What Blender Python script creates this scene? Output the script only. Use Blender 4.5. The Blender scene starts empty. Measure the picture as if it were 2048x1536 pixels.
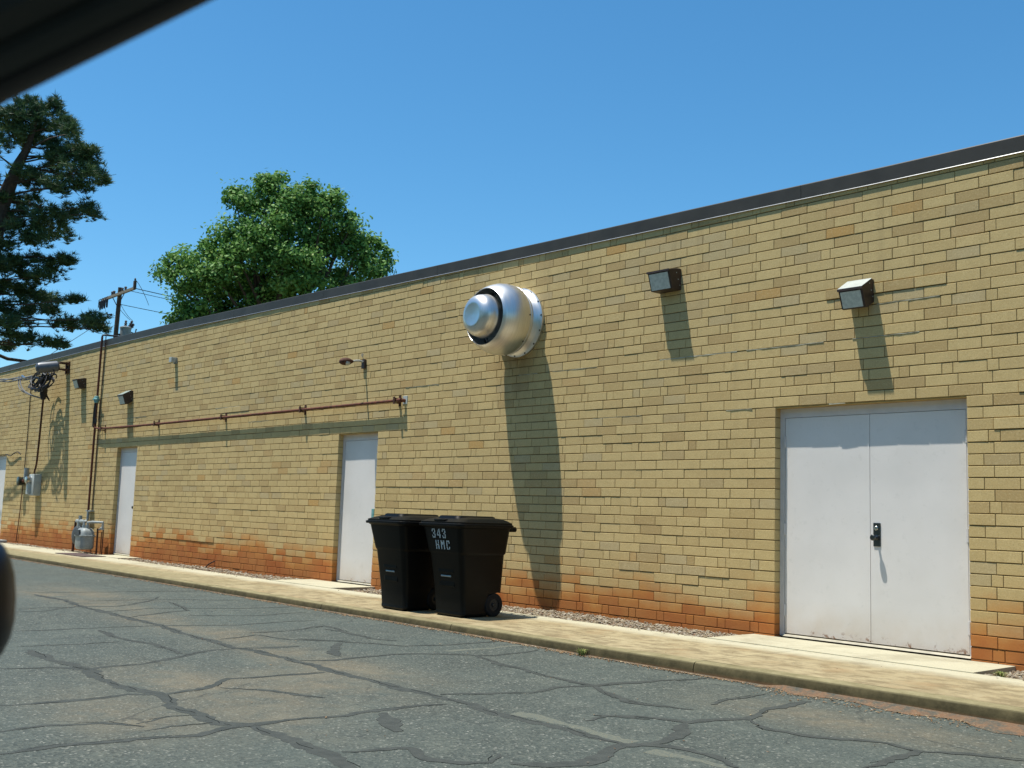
import bpy, bmesh, math, random
import numpy as np
from mathutils import Vector, Matrix
R = math.radians
IN = 0.0254                      # the building is laid out in inches
scn = bpy.context.scene
col = scn.collection

# ------------------------------------------------------------------ camera
cam_d = bpy.data.cameras.new("camera"); cam = bpy.data.objects.new("camera", cam_d); col.objects.link(cam)
scn.camera = cam
cam_d.sensor_width = 36.0; cam_d.lens = 2177.27 / 2048 * 36.0
cam_d.clip_start = 0.02; cam_d.clip_end = 3000
CAM = (250.62 * IN, -361.48 * IN, 42.09 * IN)
yw, pt, rl = R(-48.4428), R(6.8959), R(1.9160)
fwd = Vector((math.sin(yw) * math.cos(pt), math.cos(yw) * math.cos(pt), math.sin(pt)))
rt0 = Vector((math.cos(yw), -math.sin(yw), 0)); up0 = rt0.cross(fwd)
rgt = math.cos(rl) * rt0 + math.sin(rl) * up0
upv = -math.sin(rl) * rt0 + math.cos(rl) * up0
m = Matrix((rgt, upv, -fwd)).transposed().to_4x4(); m.translation = Vector(CAM)
cam.matrix_world = m
cam_d.dof.use_dof = True; cam_d.dof.focus_distance = 10.0; cam_d.dof.aperture_fstop = 10.0

# ------------------------------------------------------------------ light
SUN = Vector((-0.83, -1.0, 4.3)).normalized()          # towards the sun
el = math.asin(SUN.z); az = math.atan2(SUN.x, SUN.y)
w = bpy.data.worlds.new("World"); scn.world = w; w.use_nodes = True
nt = w.node_tree; nt.nodes.clear()
sky = nt.nodes.new('ShaderNodeTexSky'); sky.sky_type = 'NISHITA'; sky.sun_disc = False
sky.sun_elevation = el; sky.sun_rotation = az
sky.altitude = 200; sky.air_density = 1.0; sky.dust_density = 0.5; sky.ozone_density = 2.2
bg = nt.nodes.new('ShaderNodeBackground'); bg.inputs['Strength'].default_value = 0.092
wo = nt.nodes.new('ShaderNodeOutputWorld')
hs = nt.nodes.new('ShaderNodeHueSaturation'); hs.inputs['Saturation'].default_value = 1.22; hs.inputs['Hue'].default_value = 0.487
mx = nt.nodes.new('ShaderNodeMix'); mx.data_type = 'RGBA'; mx.blend_type = 'MULTIPLY'; mx.inputs[0].default_value = 1; mx.inputs[7].default_value = (0.86, 1.13, 1.27, 1)
nt.links.new(sky.outputs[0], hs.inputs['Color']); nt.links.new(hs.outputs[0], mx.inputs[6]); nt.links.new(mx.outputs[2], bg.inputs[0]); nt.links.new(bg.outputs[0], wo.inputs[0])
sd = bpy.data.lights.new("sun", 'SUN'); sd.energy = 5.0; sd.angle = R(0.53); sd.color = (1.0, 0.945, 0.85)
so = bpy.data.objects.new("sun", sd); col.objects.link(so)
so.rotation_euler = SUN.to_track_quat('Z', 'Y').to_euler(); so.location = (0, -5, 20)
scn.view_settings.view_transform = 'Standard'; scn.view_settings.look = 'None'
scn.view_settings.exposure = 0.48; scn.view_settings.gamma = 1.0
scn.cycles.use_denoising = True

DATA = {"cracks":[[4.2,[[-116.9,-237.8],[-91.1,-240.2],[-66.2,-238.3],[-50.3,-240.5],[-28.7,-240.9],[-20.8,-237.5],[-4.2,-241.4],[6.4,-240.4],[19.9,-241.1],[27.1,-236.9],[41.1,-237.7],[52.9,-237.3],[61.7,-237.6],[63.0,-237.8],[71.1,-238.8],[78.8,-240.6]]],[3.6,[[-322.9,-169.1],[-284.8,-168.2],[-252.2,-171.4],[-222.4,-173.6],[-201.7,-173.0],[-168.8,-174.1],[-131.4,-177.5],[-91.3,-181.1],[-81.8,-177.9],[-55.6,-179.1],[-37.8,-179.5],[-21.2,-179.6],[-13.8,-178.2],[6.0,-180.6],[20.5,-179.0],[32.3,-178.3],[46.6,-180.4],[59.2,-179.7],[74.2,-180.6],[85.8,-180.2]]],[1.4,[[-170.0,-225.3],[-166.7,-201.7],[-163.2,-176.6],[-150.7,-146.7],[-153.4,-109.5]]],[1.1,[[-127.3,-238.7],[-123.6,-223.5],[-122.0,-206.8]]],[2.0,[[-79.9,-258.2],[-75.9,-245.5],[-68.6,-237.4],[-70.6,-233.2],[-70.2,-222.6],[-74.9,-209.8],[-88.2,-188.9],[-86.5,-177.3],[-81.9,-160.3]]],[2.2,[[-25.1,-274.6],[-23.3,-261.4],[-24.8,-243.9],[-20.4,-236.8],[-21.7,-224.5],[-32.9,-211.3],[-30.1,-182.5]]],[1.5,[[3.3,-283.1],[2.0,-273.9],[5.3,-262.1],[14.5,-256.3]]],[1.1,[[9.7,-257.0],[7.0,-247.0],[9.2,-241.7]]],[2.4,[[-159.3,-200.0],[-133.3,-202.2],[-110.0,-199.9],[-86.1,-201.8],[-81.6,-198.1]]],[1.1,[[19.8,-257.8],[17.5,-251.7],[19.1,-242.4]]],[1.5,[[-21.0,-220.9],[-13.7,-213.8],[-2.5,-207.6],[5.2,-204.6]]],[1.2,[[-252.2,-199.5],[-248.3,-172.8],[-245.2,-156.9],[-267.7,-130.8],[-284.8,-120.6]]],[1.1,[[-222.4,-173.6],[-231.1,-146.8],[-214.4,-121.7],[-208.3,-89.7]]],[0.9,[[-276.9,-162.2],[-272.1,-128.9],[-250.8,-93.9]]],[1.5,[[-197.6,-172.5],[-209.8,-148.4],[-213.7,-138.6],[-255.8,-127.5]]],[1.1,[[-111.6,-173.9],[-117.1,-157.4],[-99.9,-153.1],[-85.2,-137.4]]],[1.1,[[-125.8,-156.2],[-123.1,-139.6],[-132.2,-118.6],[-110.0,-121.7]]],[0.9,[[-193.1,-148.3],[-180.3,-122.9],[-183.5,-95.4]]],[0.9,[[-238.7,-206.5],[-236.6,-193.9],[-246.9,-179.4]]],[0.9,[[-334.6,-169.4],[-318.8,-117.9],[-310.4,-83.0]]],[2.4,[[24.2,-289.4],[22.6,-275.8],[24.8,-262.5],[28.4,-251.0],[25.5,-239.4],[25.8,-226.7],[27.3,-211.4],[26.3,-210.4],[25.8,-195.0],[29.0,-183.4]]],[1.3,[[-53.0,-177.2],[-49.3,-167.0],[-49.7,-148.3],[-46.9,-135.0],[-38.0,-123.1],[-31.6,-115.7],[-33.2,-92.9]]],[2.2,[[-36.9,-121.0],[-17.8,-126.1],[-5.6,-126.2],[10.7,-130.7],[28.0,-130.9],[45.6,-138.4],[57.3,-138.2]]],[1.4,[[17.6,-176.7],[22.1,-166.9],[28.5,-154.0],[25.2,-141.1],[27.9,-130.1],[32.3,-109.4]]],[1.1,[[-122.7,-124.9],[-105.5,-123.5],[-88.3,-125.9],[-77.7,-122.7]]],[1.1,[[-101.1,-148.5],[-81.5,-139.3],[-64.6,-127.7],[-60.1,-109.8],[-58.5,-86.6]]],[4.0,[[-83.9,-143.5],[-69.5,-154.8],[-54.9,-161.5]]],[1.8,[[59.2,-234.2],[61.2,-227.2],[63.7,-220.8],[72.2,-222.8],[79.8,-219.3],[81.9,-214.9],[77.3,-208.7]]],[5.0,[[29.4,-203.7],[40.1,-209.3],[49.4,-212.1]]],[4.5,[[85.4,-212.2],[90.7,-206.9],[93.6,-200.2],[88.1,-187.0],[85.8,-180.2],[88.8,-174.3]]],[1.2,[[64.0,-168.5],[62.4,-159.6],[70.3,-153.1]]],[1.3,[[29.1,-131.8],[52.7,-141.0],[68.6,-133.8]]],[1.1,[[30.2,-129.9],[34.3,-106.3],[38.4,-87.9]]],[2.0,[[60.6,-162.5],[67.1,-154.1],[78.0,-148.3],[78.4,-143.2],[83.3,-132.7],[79.5,-117.8],[79.3,-96.9]]],[3.2,[[78.0,-148.3],[85.5,-158.5],[89.6,-171.2],[87.1,-181.5]]],[2.8,[[87.1,-181.5],[90.3,-175.4],[96.7,-171.4],[104.9,-171.6],[113.6,-176.5]]],[1.1,[[67.1,-124.6],[63.8,-112.8],[65.0,-98.4]]],[1.6,[[84.7,-133.5],[94.7,-139.4],[104.9,-136.3],[118.6,-127.4],[127.2,-130.0],[128.4,-154.7]]],[1.6,[[127.2,-130.0],[136.5,-122.7],[145.2,-118.3]]]],"paint":[[4.2,[[47.3,-177.6],[54.1,-175.6],[67.5,-176.2],[86.2,-176.4]]],[4.2,[[93.2,-178.7],[102.0,-177.8],[112.2,-178.6]]],[3.4,[[-47.3,-123.0],[-46.6,-112.9],[-47.7,-88.7]]]],"dust":[[-142.3,-168.9],[-130.3,-164.4],[-106.0,-168.9],[-70.0,-173.8],[-46.8,-178.2],[-33.5,-228.6],[-1.0,-255.7],[6.0,-229.2],[-8.1,-211.9],[-246.8,-160.2],[-190.4,-166.1],[-32.5,-221.7],[-314.8,-163.4],[-318.4,-145.1],[-32.0,-172.0],[-16.3,-193.7],[95.6,-116.5],[111.1,-114.2]],"oak":[[-34.29,13.26,13.27,0.42],[-34.95,15.29,14.25,0.61],[-34.2,17.39,13.22,0.3],[-36.92,15.22,14.29,0.3],[-38.66,12.43,8.8,0.28],[-34.79,13.47,12.19,0.4],[-33.94,16.69,13.67,0.53],[-36.27,13.81,9.53,0.39],[-38.72,10.78,8.99,0.21],[-33.61,18.32,11.92,0.46],[-35.13,15.18,15.32,0.41],[-36.47,13.06,9.44,0.42],[-34.84,17.19,13.39,0.5],[-35.11,16.6,9.73,0.51],[-39.14,14.9,11.48,0.62],[-37.43,11.34,9.1,0.42],[-35.84,14.24,13.99,0.31],[-35.77,13.12,15.39,0.19],[-37.93,13.46,8.6,0.35],[-38.53,15.03,11.11,0.4],[-34.71,17.06,13.19,0.46],[-34.09,15.5,10.35,0.29],[-39.18,12.38,11.32,0.4],[-37.48,13.24,12.76,0.56],[-35.58,16.43,13.7,0.36],[-34.65,18.11,12.47,0.47],[-35.93,11.9,11.62,0.29],[-37.82,15.5,12.73,0.28],[-36.52,15.13,12.34,0.47],[-35.02,14.32,10.48,0.64],[-36.84,12.07,12.21,0.29],[-34.14,15.28,13.97,0.35],[-38.49,12.67,12.21,0.35],[-34.41,16.0,14.16,0.39],[-35.84,12.25,14.24,0.3],[-37.74,11.56,12.47,0.25],[-39.33,12.76,11.32,0.31],[-34.44,17.69,13.29,0.39],[-33.74,14.39,11.63,0.55],[-34.18,17.14,12.41,0.41],[-33.72,13.33,11.95,0.33],[-37.39,13.58,8.38,0.16],[-38.31,10.24,11.45,0.26],[-34.57,16.44,10.43,0.4],[-37.24,13.81,13.09,0.57],[-35.89,12.08,12.07,0.41],[-33.73,18.52,12.43,0.31],[-34.18,16.79,14.21,0.2],[-35.4,13.84,13.9,0.42],[-37.76,11.44,9.03,0.58],[-36.67,11.72,10.98,0.63],[-34.76,17.42,11.0,0.37],[-36.05,11.83,11.46,0.49],[-33.68,17.89,11.59,0.53],[-34.5,16.96,13.69,0.31],[-35.4,16.23,12.11,0.3],[-39.48,11.88,9.68,0.61],[-35.93,13.14,15.36,0.24],[-36.08,17.27,10.5,0.45],[-38.53,12.51,8.67,0.32],[-39.38,12.44,10.86,0.63],[-38.24,14.41,11.96,0.48],[-36.34,14.41,14.28,0.62],[-35.14,16.41,9.59,0.44],[-34.92,13.33,12.29,0.54],[-37.4,10.89,11.46,0.62],[-35.92,16.08,14.95,0.48],[-36.29,15.46,8.98,0.22],[-37.35,11.46,12.06,0.38],[-38.99,11.87,9.19,0.5],[-34.19,13.66,11.47,0.48],[-38.23,14.9,12.98,0.28],[-34.32,13.7,10.62,0.45],[-37.94,11.23,8.97,0.47],[-36.69,14.43,9.11,0.44],[-37.74,11.87,12.52,0.47],[-38.85,12.6,10.38,0.43],[-36.85,13.91,14.83,0.41],[-37.76,12.79,8.49,0.35],[-34.94,16.37,12.88,0.28],[-34.94,12.93,12.93,0.41],[-36.04,16.52,9.73,0.28],[-38.25,13.33,12.29,0.48],[-34.07,16.9,10.64,0.64],[-34.99,14.33,11.03,0.61],[-35.92,13.71,15.52,0.34],[-38.2,12.24,9.27,0.58],[-38.86,11.4,8.49,0.34],[-34.29,14.29,10.87,0.58],[-37.91,12.14,12.3,0.44],[-33.7,14.71,11.83,0.46],[-36.73,12.38,14.43,0.35],[-35.22,18.01,12.39,0.59],[-38.17,14.26,10.3,0.32],[-35.41,14.47,11.11,0.55],[-35.82,12.27,11.98,0.37],[-36.35,17.37,11.91,0.34],[-38.91,13.88,11.7,0.47],[-38.09,12.08,8.41,0.33],[-34.96,17.01,11.72,0.32],[-36.85,10.59,10.81,0.29],[-39.26,13.96,11.73,0.44],[-34.82,17.12,13.38,0.44],[-35.73,14.1,13.03,0.58],[-35.64,12.47,12.89,0.44],[-37.64,13.89,12.95,0.45],[-34.57,16.21,10.0,0.4],[-35.38,15.29,15.14,0.56],[-35.72,17.68,11.58,0.62],[-35.17,15.28,15.46,0.3],[-36.56,11.93,11.09,0.43],[-37.44,13.17,10.66,0.5],[-39.06,11.47,9.64,0.31],[-34.99,14.88,13.53,0.49],[-35.89,13.48,14.98,0.56],[-34.67,15.83,14.66,0.49],[-37.47,10.65,10.42,0.3],[-37.33,11.13,10.33,0.36],[-37.82,15.81,12.38,0.58],[-34.77,13.72,13.18,0.52],[-37.3,14.27,14.11,0.33],[-38.08,15.66,13.44,0.52],[-34.98,14.14,14.73,0.5],[-35.03,12.6,12.6,0.5],[-38.18,14.85,12.62,0.5],[-33.92,18.43,10.84,0.23],[-37.94,14.35,12.67,0.48],[-36.41,16.21,12.87,0.34],[-34.64,16.82,14.04,0.27],[-36.44,13.81,15.36,0.35],[-38.94,11.71,11.56,0.37],[-38.37,12.01,9.62,0.49],[-34.79,17.5,10.06,0.26],[-37.49,15.37,14.01,0.38],[-38.02,14.82,11.64,0.54],[-34.54,15.47,14.43,0.49],[-33.76,17.17,12.78,0.47],[-38.54,16.3,12.17,0.57],[-38.01,16.12,10.87,0.48],[-36.35,13.73,9.01,0.47],[-34.26,16.76,14.15,0.22],[-37.86,11.28,9.42,0.36],[-36.29,14.29,14.71,0.48],[-36.09,17.22,11.08,0.3],[-38.74,11.72,8.82,0.59],[-36.54,16.38,11.77,0.63],[-38.14,13.05,9.51,0.36],[-38.53,11.02,12.04,0.37],[-34.82,16.87,10.62,0.61],[-36.28,12.78,14.26,0.59],[-37.54,17.16,12.43,0.34],[-36.17,16.68,13.53,0.35],[-35.91,13.63,10.36,0.61],[-34.34,16.85,14.16,0.25],[-37.27,16.83,11.6,0.38],[-38.89,11.27,11.56,0.32],[-35.82,14.16,15.61,0.3],[-35.44,15.52,10.03,0.6],[-34.86,18.0,12.71,0.61],[-37.99,11.31,10.58,0.44],[-34.75,13.72,14.05,0.58],[-34.46,15.22,11.18,0.43],[-37.73,14.76,9.98,0.57],[-35.94,12.02,11.28,0.64],[-34.87,16.37,13.13,0.41],[-37.33,13.01,8.65,0.53],[-35.92,11.99,11.9,0.28],[-34.58,14.99,10.16,0.46],[-35.37,12.85,13.09,0.56],[-38.49,12.24,8.65,0.52],[-38.09,12.53,8.68,0.45],[-37.02,12.94,9.21,0.43],[-38.97,14.53,11.53,0.64],[-34.47,17.72,13.15,0.59],[-35.48,12.67,12.93,0.52],[-34.22,16.93,11.12,0.53],[-39.37,12.67,9.68,0.4],[-34.91,14.78,12.32,0.39],[-34.57,17.13,10.21,0.55],[-36.41,13.53,9.86,0.33],[-36.1,16.47,11.48,0.3],[-35.48,13.84,15.59,0.27],[-38.48,12.93,8.85,0.61],[-37.18,12.23,9.09,0.44],[-35.53,16.01,13.01,0.32],[-38.01,17.04,12.34,0.33],[-38.97,10.9,9.12,0.26],[-33.94,17.88,13.23,0.28],[-37.81,14.31,9.55,0.29],[-33.9,18.16,13.08,0.25],[-37.23,16.3,11.49,0.39],[-33.82,14.15,11.6,0.59],[-35.82,15.39,12.34,0.43],[-36.43,14.71,9.47,0.28],[-38.03,13.43,12.68,0.32],[-36.64,13.44,10.27,0.36],[-37.19,13.24,9.76,0.43],[-38.02,10.37,11.56,0.33],[-36.18,17.37,10.53,0.55],[-35.79,12.63,14.07,0.37],[-33.83,18.1,12.99,0.31],[-36.3,15.89,14.67,0.51],[-35.45,13.57,14.93,0.38],[-37.17,13.07,10.6,0.54],[-35.75,15.65,14.97,0.34],[-35.06,14.35,10.68,0.43],[-35.85,15.18,14.62,0.64],[-36.66,16.5,13.38,0.63],[-36.56,16.88,10.31,0.47],[-37.18,13.85,8.42,0.19],[-36.94,12.41,12.82,0.58],[-34.15,16.36,12.37,0.63],[-34.36,16.16,13.53,0.54],[-34.45,18.57,12.49,0.57],[-34.13,15.96,14.81,0.41],[-36.46,11.49,10.85,0.55],[-37.63,16.16,11.76,0.4],[-33.69,18.48,12.77,0.19],[-34.18,13.54,11.41,0.49],[-38.68,13.39,11.38,0.55],[-35.22,16.98,9.84,0.43],[-38.56,13.61,12.79,0.54],[-38.23,12.5,8.39,0.24],[-36.42,11.57,10.85,0.29],[-39.56,11.66,10.67,0.6],[-36.53,16.26,12.75,0.6],[-37.33,11.67,11.78,0.33],[-38.64,11.5,11.9,0.3],[-34.76,16.57,11.46,0.32],[-36.78,15.82,9.54,0.31],[-37.73,13.2,12.35,0.61],[-35.65,18.32,11.68,0.37],[-35.67,17.05,10.31,0.52],[-35.98,13.98,13.58,0.57],[-35.7,13.17,15.13,0.47],[-35.62,16.06,9.86,0.38],[-34.34,16.08,15.24,0.2],[-34.36,13.37,11.69,0.29],[-36.36,15.33,14.69,0.48],[-35.05,12.58,11.98,0.6],[-35.1,15.28,13.2,0.5],[-36.95,12.35,14.75,0.25],[-35.93,14.26,9.25,0.48],[-34.85,14.07,14.57,0.48],[-34.93,15.03,10.99,0.36],[-33.73,17.64,11.96,0.6],[-36.09,12.49,14.41,0.38],[-35.0,16.44,14.17,0.32],[-39.11,14.89,10.79,0.58],[-36.05,12.38,13.14,0.34],[-37.48,10.42,10.25,0.29],[-35.7,15.33,9.81,0.48],[-37.07,12.73,14.73,0.57],[-37.07,13.11,13.79,0.3],[-35.85,14.55,9.52,0.41],[-38.35,14.61,13.45,0.54],[-37.34,12.08,12.84,0.45],[-33.49,18.03,11.55,0.37],[-33.58,14.14,10.76,0.61],[-38.3,13.09,8.89,0.61],[-37.14,11.03,10.76,0.53],[-33.97,16.94,12.83,0.28],[-39.32,14.19,10.97,0.39],[-34.89,13.17,11.79,0.31],[-34.16,15.47,13.47,0.4],[-35.38,16.61,12.94,0.29],[-35.43,17.71,10.58,0.46],[-34.62,15.08,14.36,0.3],[-36.79,12.01,14.41,0.17],[-36.83,12.37,14.85,0.24],[-38.59,14.1,10.09,0.64],[-35.35,13.48,15.31,0.39],[-38.56,13.02,9.93,0.4],[-37.44,15.32,12.79,0.39],[-35.91,15.32,9.23,0.5],[-34.26,16.28,14.39,0.21],[-34.49,12.69,12.42,0.46],[-37.55,17.53,12.29,0.55],[-35.17,16.06,12.66,0.63],[-38.01,10.91,9.81,0.41],[-34.41,16.1,10.71,0.29],[-35.83,14.69,14.74,0.29],[-34.84,14.87,12.96,0.59],[-36.69,18.0,11.98,0.57],[-37.69,15.42,12.34,0.37],[-39.01,13.24,9.89,0.57],[-36.44,12.34,11.99,0.58],[-33.69,18.21,11.14,0.51],[-37.59,14.97,10.62,0.39],[-37.18,13.92,12.98,0.48],[-37.0,13.08,14.34,0.32],[-37.63,10.22,10.65,0.3],[-36.64,12.22,13.16,0.55],[-36.16,11.56,10.85,0.48],[-36.83,16.27,13.35,0.41],[-38.19,13.99,9.66,0.63],[-37.95,10.17,11.02,0.44],[-35.11,16.37,9.87,0.45],[-38.21,10.97,11.39,0.5],[-37.3,12.34,10.57,0.56],[-38.18,10.9,9.04,0.46],[-34.84,12.91,11.38,0.39],[-34.56,15.74,14.79,0.37],[-36.72,11.27,9.56,0.31],[-37.44,15.69,11.62,0.38],[-33.77,15.34,10.77,0.57],[-36.19,15.15,14.36,0.37],[-36.4,14.0,10.41,0.6],[-35.13,16.9,13.0,0.58],[-38.91,10.29,11.12,0.37],[-38.03,12.37,11.66,0.42],[-33.71,13.56,11.71,0.39],[-38.29,13.05,9.59,0.62],[-35.05,15.09,14.56,0.62],[-34.9,18.15,10.86,0.31],[-38.17,13.65,9.84,0.56],[-36.14,13.35,14.15,0.39],[-37.41,14.66,9.44,0.45],[-38.28,10.42,11.77,0.21],[-36.14,15.22,10.33,0.58],[-34.59,16.22,15.0,0.34],[-35.74,16.02,13.98,0.6],[-36.01,13.45,15.47,0.29],[-38.38,13.14,10.09,0.41],[-38.05,12.64,10.3,0.62],[-34.73,17.8,10.29,0.27],[-35.6,13.28,14.79,0.48],[-38.33,11.79,8.53,0.41],[-37.74,15.62,14.16,0.64],[-34.94,14.4,14.84,0.35]],"pine":[[-39.93,3.61,16.59,0.68,0.77],[-39.12,4.01,16.65,0.68,0.68],[-39.5,4.66,17.33,0.38,0.43],[-39.39,4.82,16.7,0.77,0.6],[-39.23,5.41,17.15,0.43,0.51],[-38.71,5.44,16.38,0.68,0.51],[-36.79,5.33,15.64,0.34,0.26],[-39.46,3.75,15.72,0.68,0.51],[-40.83,5.18,16.35,0.94,0.51],[-39.69,5.61,15.78,0.94,0.38],[-37.81,6.03,15.37,0.68,0.34],[-38.13,6.39,15.22,0.68,0.43],[-38.67,5.68,15.09,0.94,0.34],[-37.88,6.56,14.73,0.51,0.3],[-37.38,5.89,14.22,0.94,0.26],[-40.54,7.87,15.05,0.38,0.15],[-40.77,6.04,15.08,1.02,0.3],[-38.7,4.36,14.22,0.68,0.26],[-40.57,5.27,14.28,0.77,0.34],[-37.93,5.39,13.68,0.77,0.3],[-37.9,6.19,13.78,0.51,0.17],[-40.27,4.23,13.11,0.68,0.51],[-41.11,5.28,13.59,0.77,0.34],[-37.99,4.99,12.53,0.68,0.34],[-41.17,7.09,13.58,0.51,0.3],[-38.16,6.64,13.11,0.51,0.19],[-38.08,6.79,12.85,0.26,0.17],[-42.07,4.81,12.77,0.6,0.51],[-39.09,4.61,11.96,0.77,0.38],[-38.98,5.42,12.26,0.68,0.43],[-41.81,6.76,12.63,0.51,0.34],[-38.82,4.91,11.59,0.77,0.26],[-39.44,3.98,11.35,0.51,0.3],[-39.84,4.3,10.63,0.68,0.3],[-40.28,5.31,10.81,0.77,0.3],[-40.0,6.04,10.82,0.68,0.3],[-39.0,6.21,11.01,0.3,0.17],[-40.71,4.89,10.32,0.85,0.3],[-39.38,5.36,10.13,0.68,0.26],[-40.87,4.7,9.68,0.68,0.38],[-41.14,5.61,9.63,0.85,0.3],[-41.93,6.64,9.73,0.68,0.24],[-38.42,6.3,9.23,0.43,0.17],[-40.24,4.58,8.8,0.68,0.38],[-41.07,5.57,8.98,0.68,0.26],[-42.25,6.71,9.29,0.43,0.21],[-39.34,4.23,8.04,0.51,0.3],[-41.54,5.46,8.46,0.43,0.17],[-40.28,6.64,8.49,0.6,0.21],[-40.11,7.27,8.56,0.68,0.24],[-38.07,7.28,8.49,0.51,0.27],[-39.49,8.0,8.35,0.21,0.15],[-40.24,4.68,7.58,0.68,0.21],[-40.7,5.7,7.77,0.6,0.17],[-39.76,6.08,7.57,0.6,0.19],[-42.09,7.41,7.81,0.34,0.1],[-42.4,5.09,7.54,0.26,0.17],[-41.47,3.19,16.63,0.77,0.68],[-39.27,2.64,14.85,0.85,0.51],[-40.64,3.04,14.01,1.02,0.51],[-41.12,3.18,13.05,1.02,0.51],[-39.16,2.7,11.43,1.11,0.51],[-39.64,2.85,10.41,1.19,0.51],[-41.0,3.31,9.55,1.28,0.51],[-41.44,3.45,8.47,1.28,0.43],[-39.86,3.11,7.34,1.28,0.34],[-40.49,1.73,13.37,1.28,0.51],[-39.37,1.53,10.86,1.36,0.51],[-40.1,1.83,8.81,1.36,0.51]],"trunk":[[-40.77,3.79,11.54],[-40.43,3.86,12.9],[-40.13,4.05,13.83],[-39.82,4.24,14.75],[-39.54,4.46,15.45],[-39.17,4.55,16.49],[-38.98,4.51,17.07]]}

# ------------------------------------------------------------------ mesh helpers (inches)
rnd = random.Random(11)
class MB:
    def __init__(s): s.v = []; s.f = []; s.a = []; s.tone = 0.0; s.org = (0, 0, 0)
    def face(s, idx): s.f.append(idx); s.a.append(s.tone)
    def add(s, vs, fs):
        b = len(s.v); s.v += [tuple(p) for p in vs]
        for q in fs: s.face(tuple(i + b for i in q))
    def box(s, x0, x1, y0, y1, z0, z1):
        s.add([(x0,y0,z0),(x1,y0,z0),(x1,y1,z0),(x0,y1,z0),(x0,y0,z1),(x1,y0,z1),(x1,y1,z1),(x0,y1,z1)],
              [(0,3,2,1),(4,5,6,7),(0,1,5,4),(1,2,6,5),(2,3,7,6),(3,0,4,7)])
    def cbox(s, x0, x1, y0, y1, z0, z1, c=0.3):
        bm = bmesh.new(); bmesh.ops.create_cube(bm, size=1)
        for v in bm.verts:
            v.co = Vector(((x0+x1)/2+v.co.x*(x1-x0), (y0+y1)/2+v.co.y*(y1-y0), (z0+z1)/2+v.co.z*(z1-z0)))
        bmesh.ops.bevel(bm, geom=bm.edges[:], offset=c, segments=2, affect='EDGES', profile=0.6)
        s.bm(bm)
    def bm(s, bm):
        bm.verts.index_update()
        s.add([v.co[:] for v in bm.verts], [tuple(v.index for v in f.verts) for f in bm.faces]); bm.free()
    def tube(s, pts, r, n=10, caps=True):
        pts = [Vector(p) for p in pts]
        rr = r if isinstance(r, (list, tuple)) else [r] * len(pts)
        base = len(s.v); prev = None
        for i, p in enumerate(pts):
            d = (pts[min(i+1, len(pts)-1)] - pts[max(i-1, 0)]).normalized()
            if prev is None:
                a = d.orthogonal().normalized()
            else:
                a = (prev - d * prev.dot(d)); a = a.normalized() if a.length > 1e-6 else d.orthogonal().normalized()
            prev = a; b = d.cross(a)
            for k in range(n):
                t = 2*math.pi*k/n
                s.v.append(tuple(p + (a*math.cos(t) + b*math.sin(t)) * rr[i]))
        for i in range(len(pts)-1):
            for k in range(n):
                k2 = (k+1) % n
                s.face((base+i*n+k, base+i*n+k2, base+(i+1)*n+k2, base+(i+1)*n+k))
        if caps:
            s.face(tuple(base+k for k in range(n))[::-1]); s.face(tuple(base+(len(pts)-1)*n+k for k in range(n)))
    def lathe(s, o, axis, prof, n=48, up=None, caps=False):
        o = Vector(o); d = Vector(axis).normalized(); a = (Vector(up) if up else d.orthogonal()); a = (a - d*a.dot(d)).normalized(); b = d.cross(a)
        base = len(s.v)
        for (h, r) in prof:
            for k in range(n):
                t = 2*math.pi*k/n
                s.v.append(tuple(o + d*h + (a*math.cos(t)+b*math.sin(t))*r))
        for i in range(len(prof)-1):
            for k in range(n):
                k2 = (k+1) % n
                s.face((base+i*n+k, base+i*n+k2, base+(i+1)*n+k2, base+(i+1)*n+k))
        if caps:
            s.face(tuple(base+k for k in range(n))[::-1]); s.face(tuple(base+(len(prof)-1)*n+k for k in range(n)))
    def loft(s, rings, caps=True):
        base = len(s.v); n = len(rings[0])
        for r_ in rings: s.v += [tuple(p) for p in r_]
        for i in range(len(rings)-1):
            for k in range(n):
                k2 = (k+1) % n
                s.face((base+i*n+k, base+i*n+k2, base+(i+1)*n+k2, base+(i+1)*n+k))
        if caps:
            s.face(tuple(base+k for k in range(n))[::-1]); s.face(tuple(base+(len(rings)-1)*n+k for k in range(n)))
    def prism_x(s, poly, x0, x1):            # poly in (y,z), extruded along x
        n = len(poly)
        s.add([(x0,)+tuple(p) for p in poly] + [(x1,)+tuple(p) for p in poly],
              [tuple(range(n))[::-1], tuple(range(n, 2*n))] + [(i, (i+1)%n, (i+1)%n+n, i+n) for i in range(n)])
    def build(s, name, mat, parent=None, at=None, smooth=False, unit=IN):
        org = Vector(ORG.get(parent.name, (0,0,0))) if parent else Vector(at or (0,0,0))
        me = bpy.data.meshes.new(name)
        V = (np.array(s.v, dtype=np.float64) - np.array(org)) * unit
        me.from_pydata(V.tolist(), [], s.f)
        at_ = me.attributes.new('tone', 'FLOAT', 'FACE'); at_.data.foreach_set('value', np.array(s.a, dtype=np.float32))
        if smooth:
            for p in me.polygons: p.use_smooth = True
            if smooth != 'all':
                try: me.set_sharp_from_angle(angle=R(smooth if isinstance(smooth, (int, float)) and smooth is not True else 35))
                except Exception: pass
        me.materials.append(mat)
        o = bpy.data.objects.new(name, me); col.objects.link(o)
        if parent: o.parent = parent; ORG[o.name] = tuple(org)
        else: o.location = org * unit; ORG[o.name] = tuple(org)
        me.update()
        return o
ORG = {}
def tag(o, label=None, cat=None, group=None, kind=None):
    if label: o['label'] = label
    if cat: o['category'] = cat
    if group: o['group'] = group
    if kind: o['kind'] = kind
    return o
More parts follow.
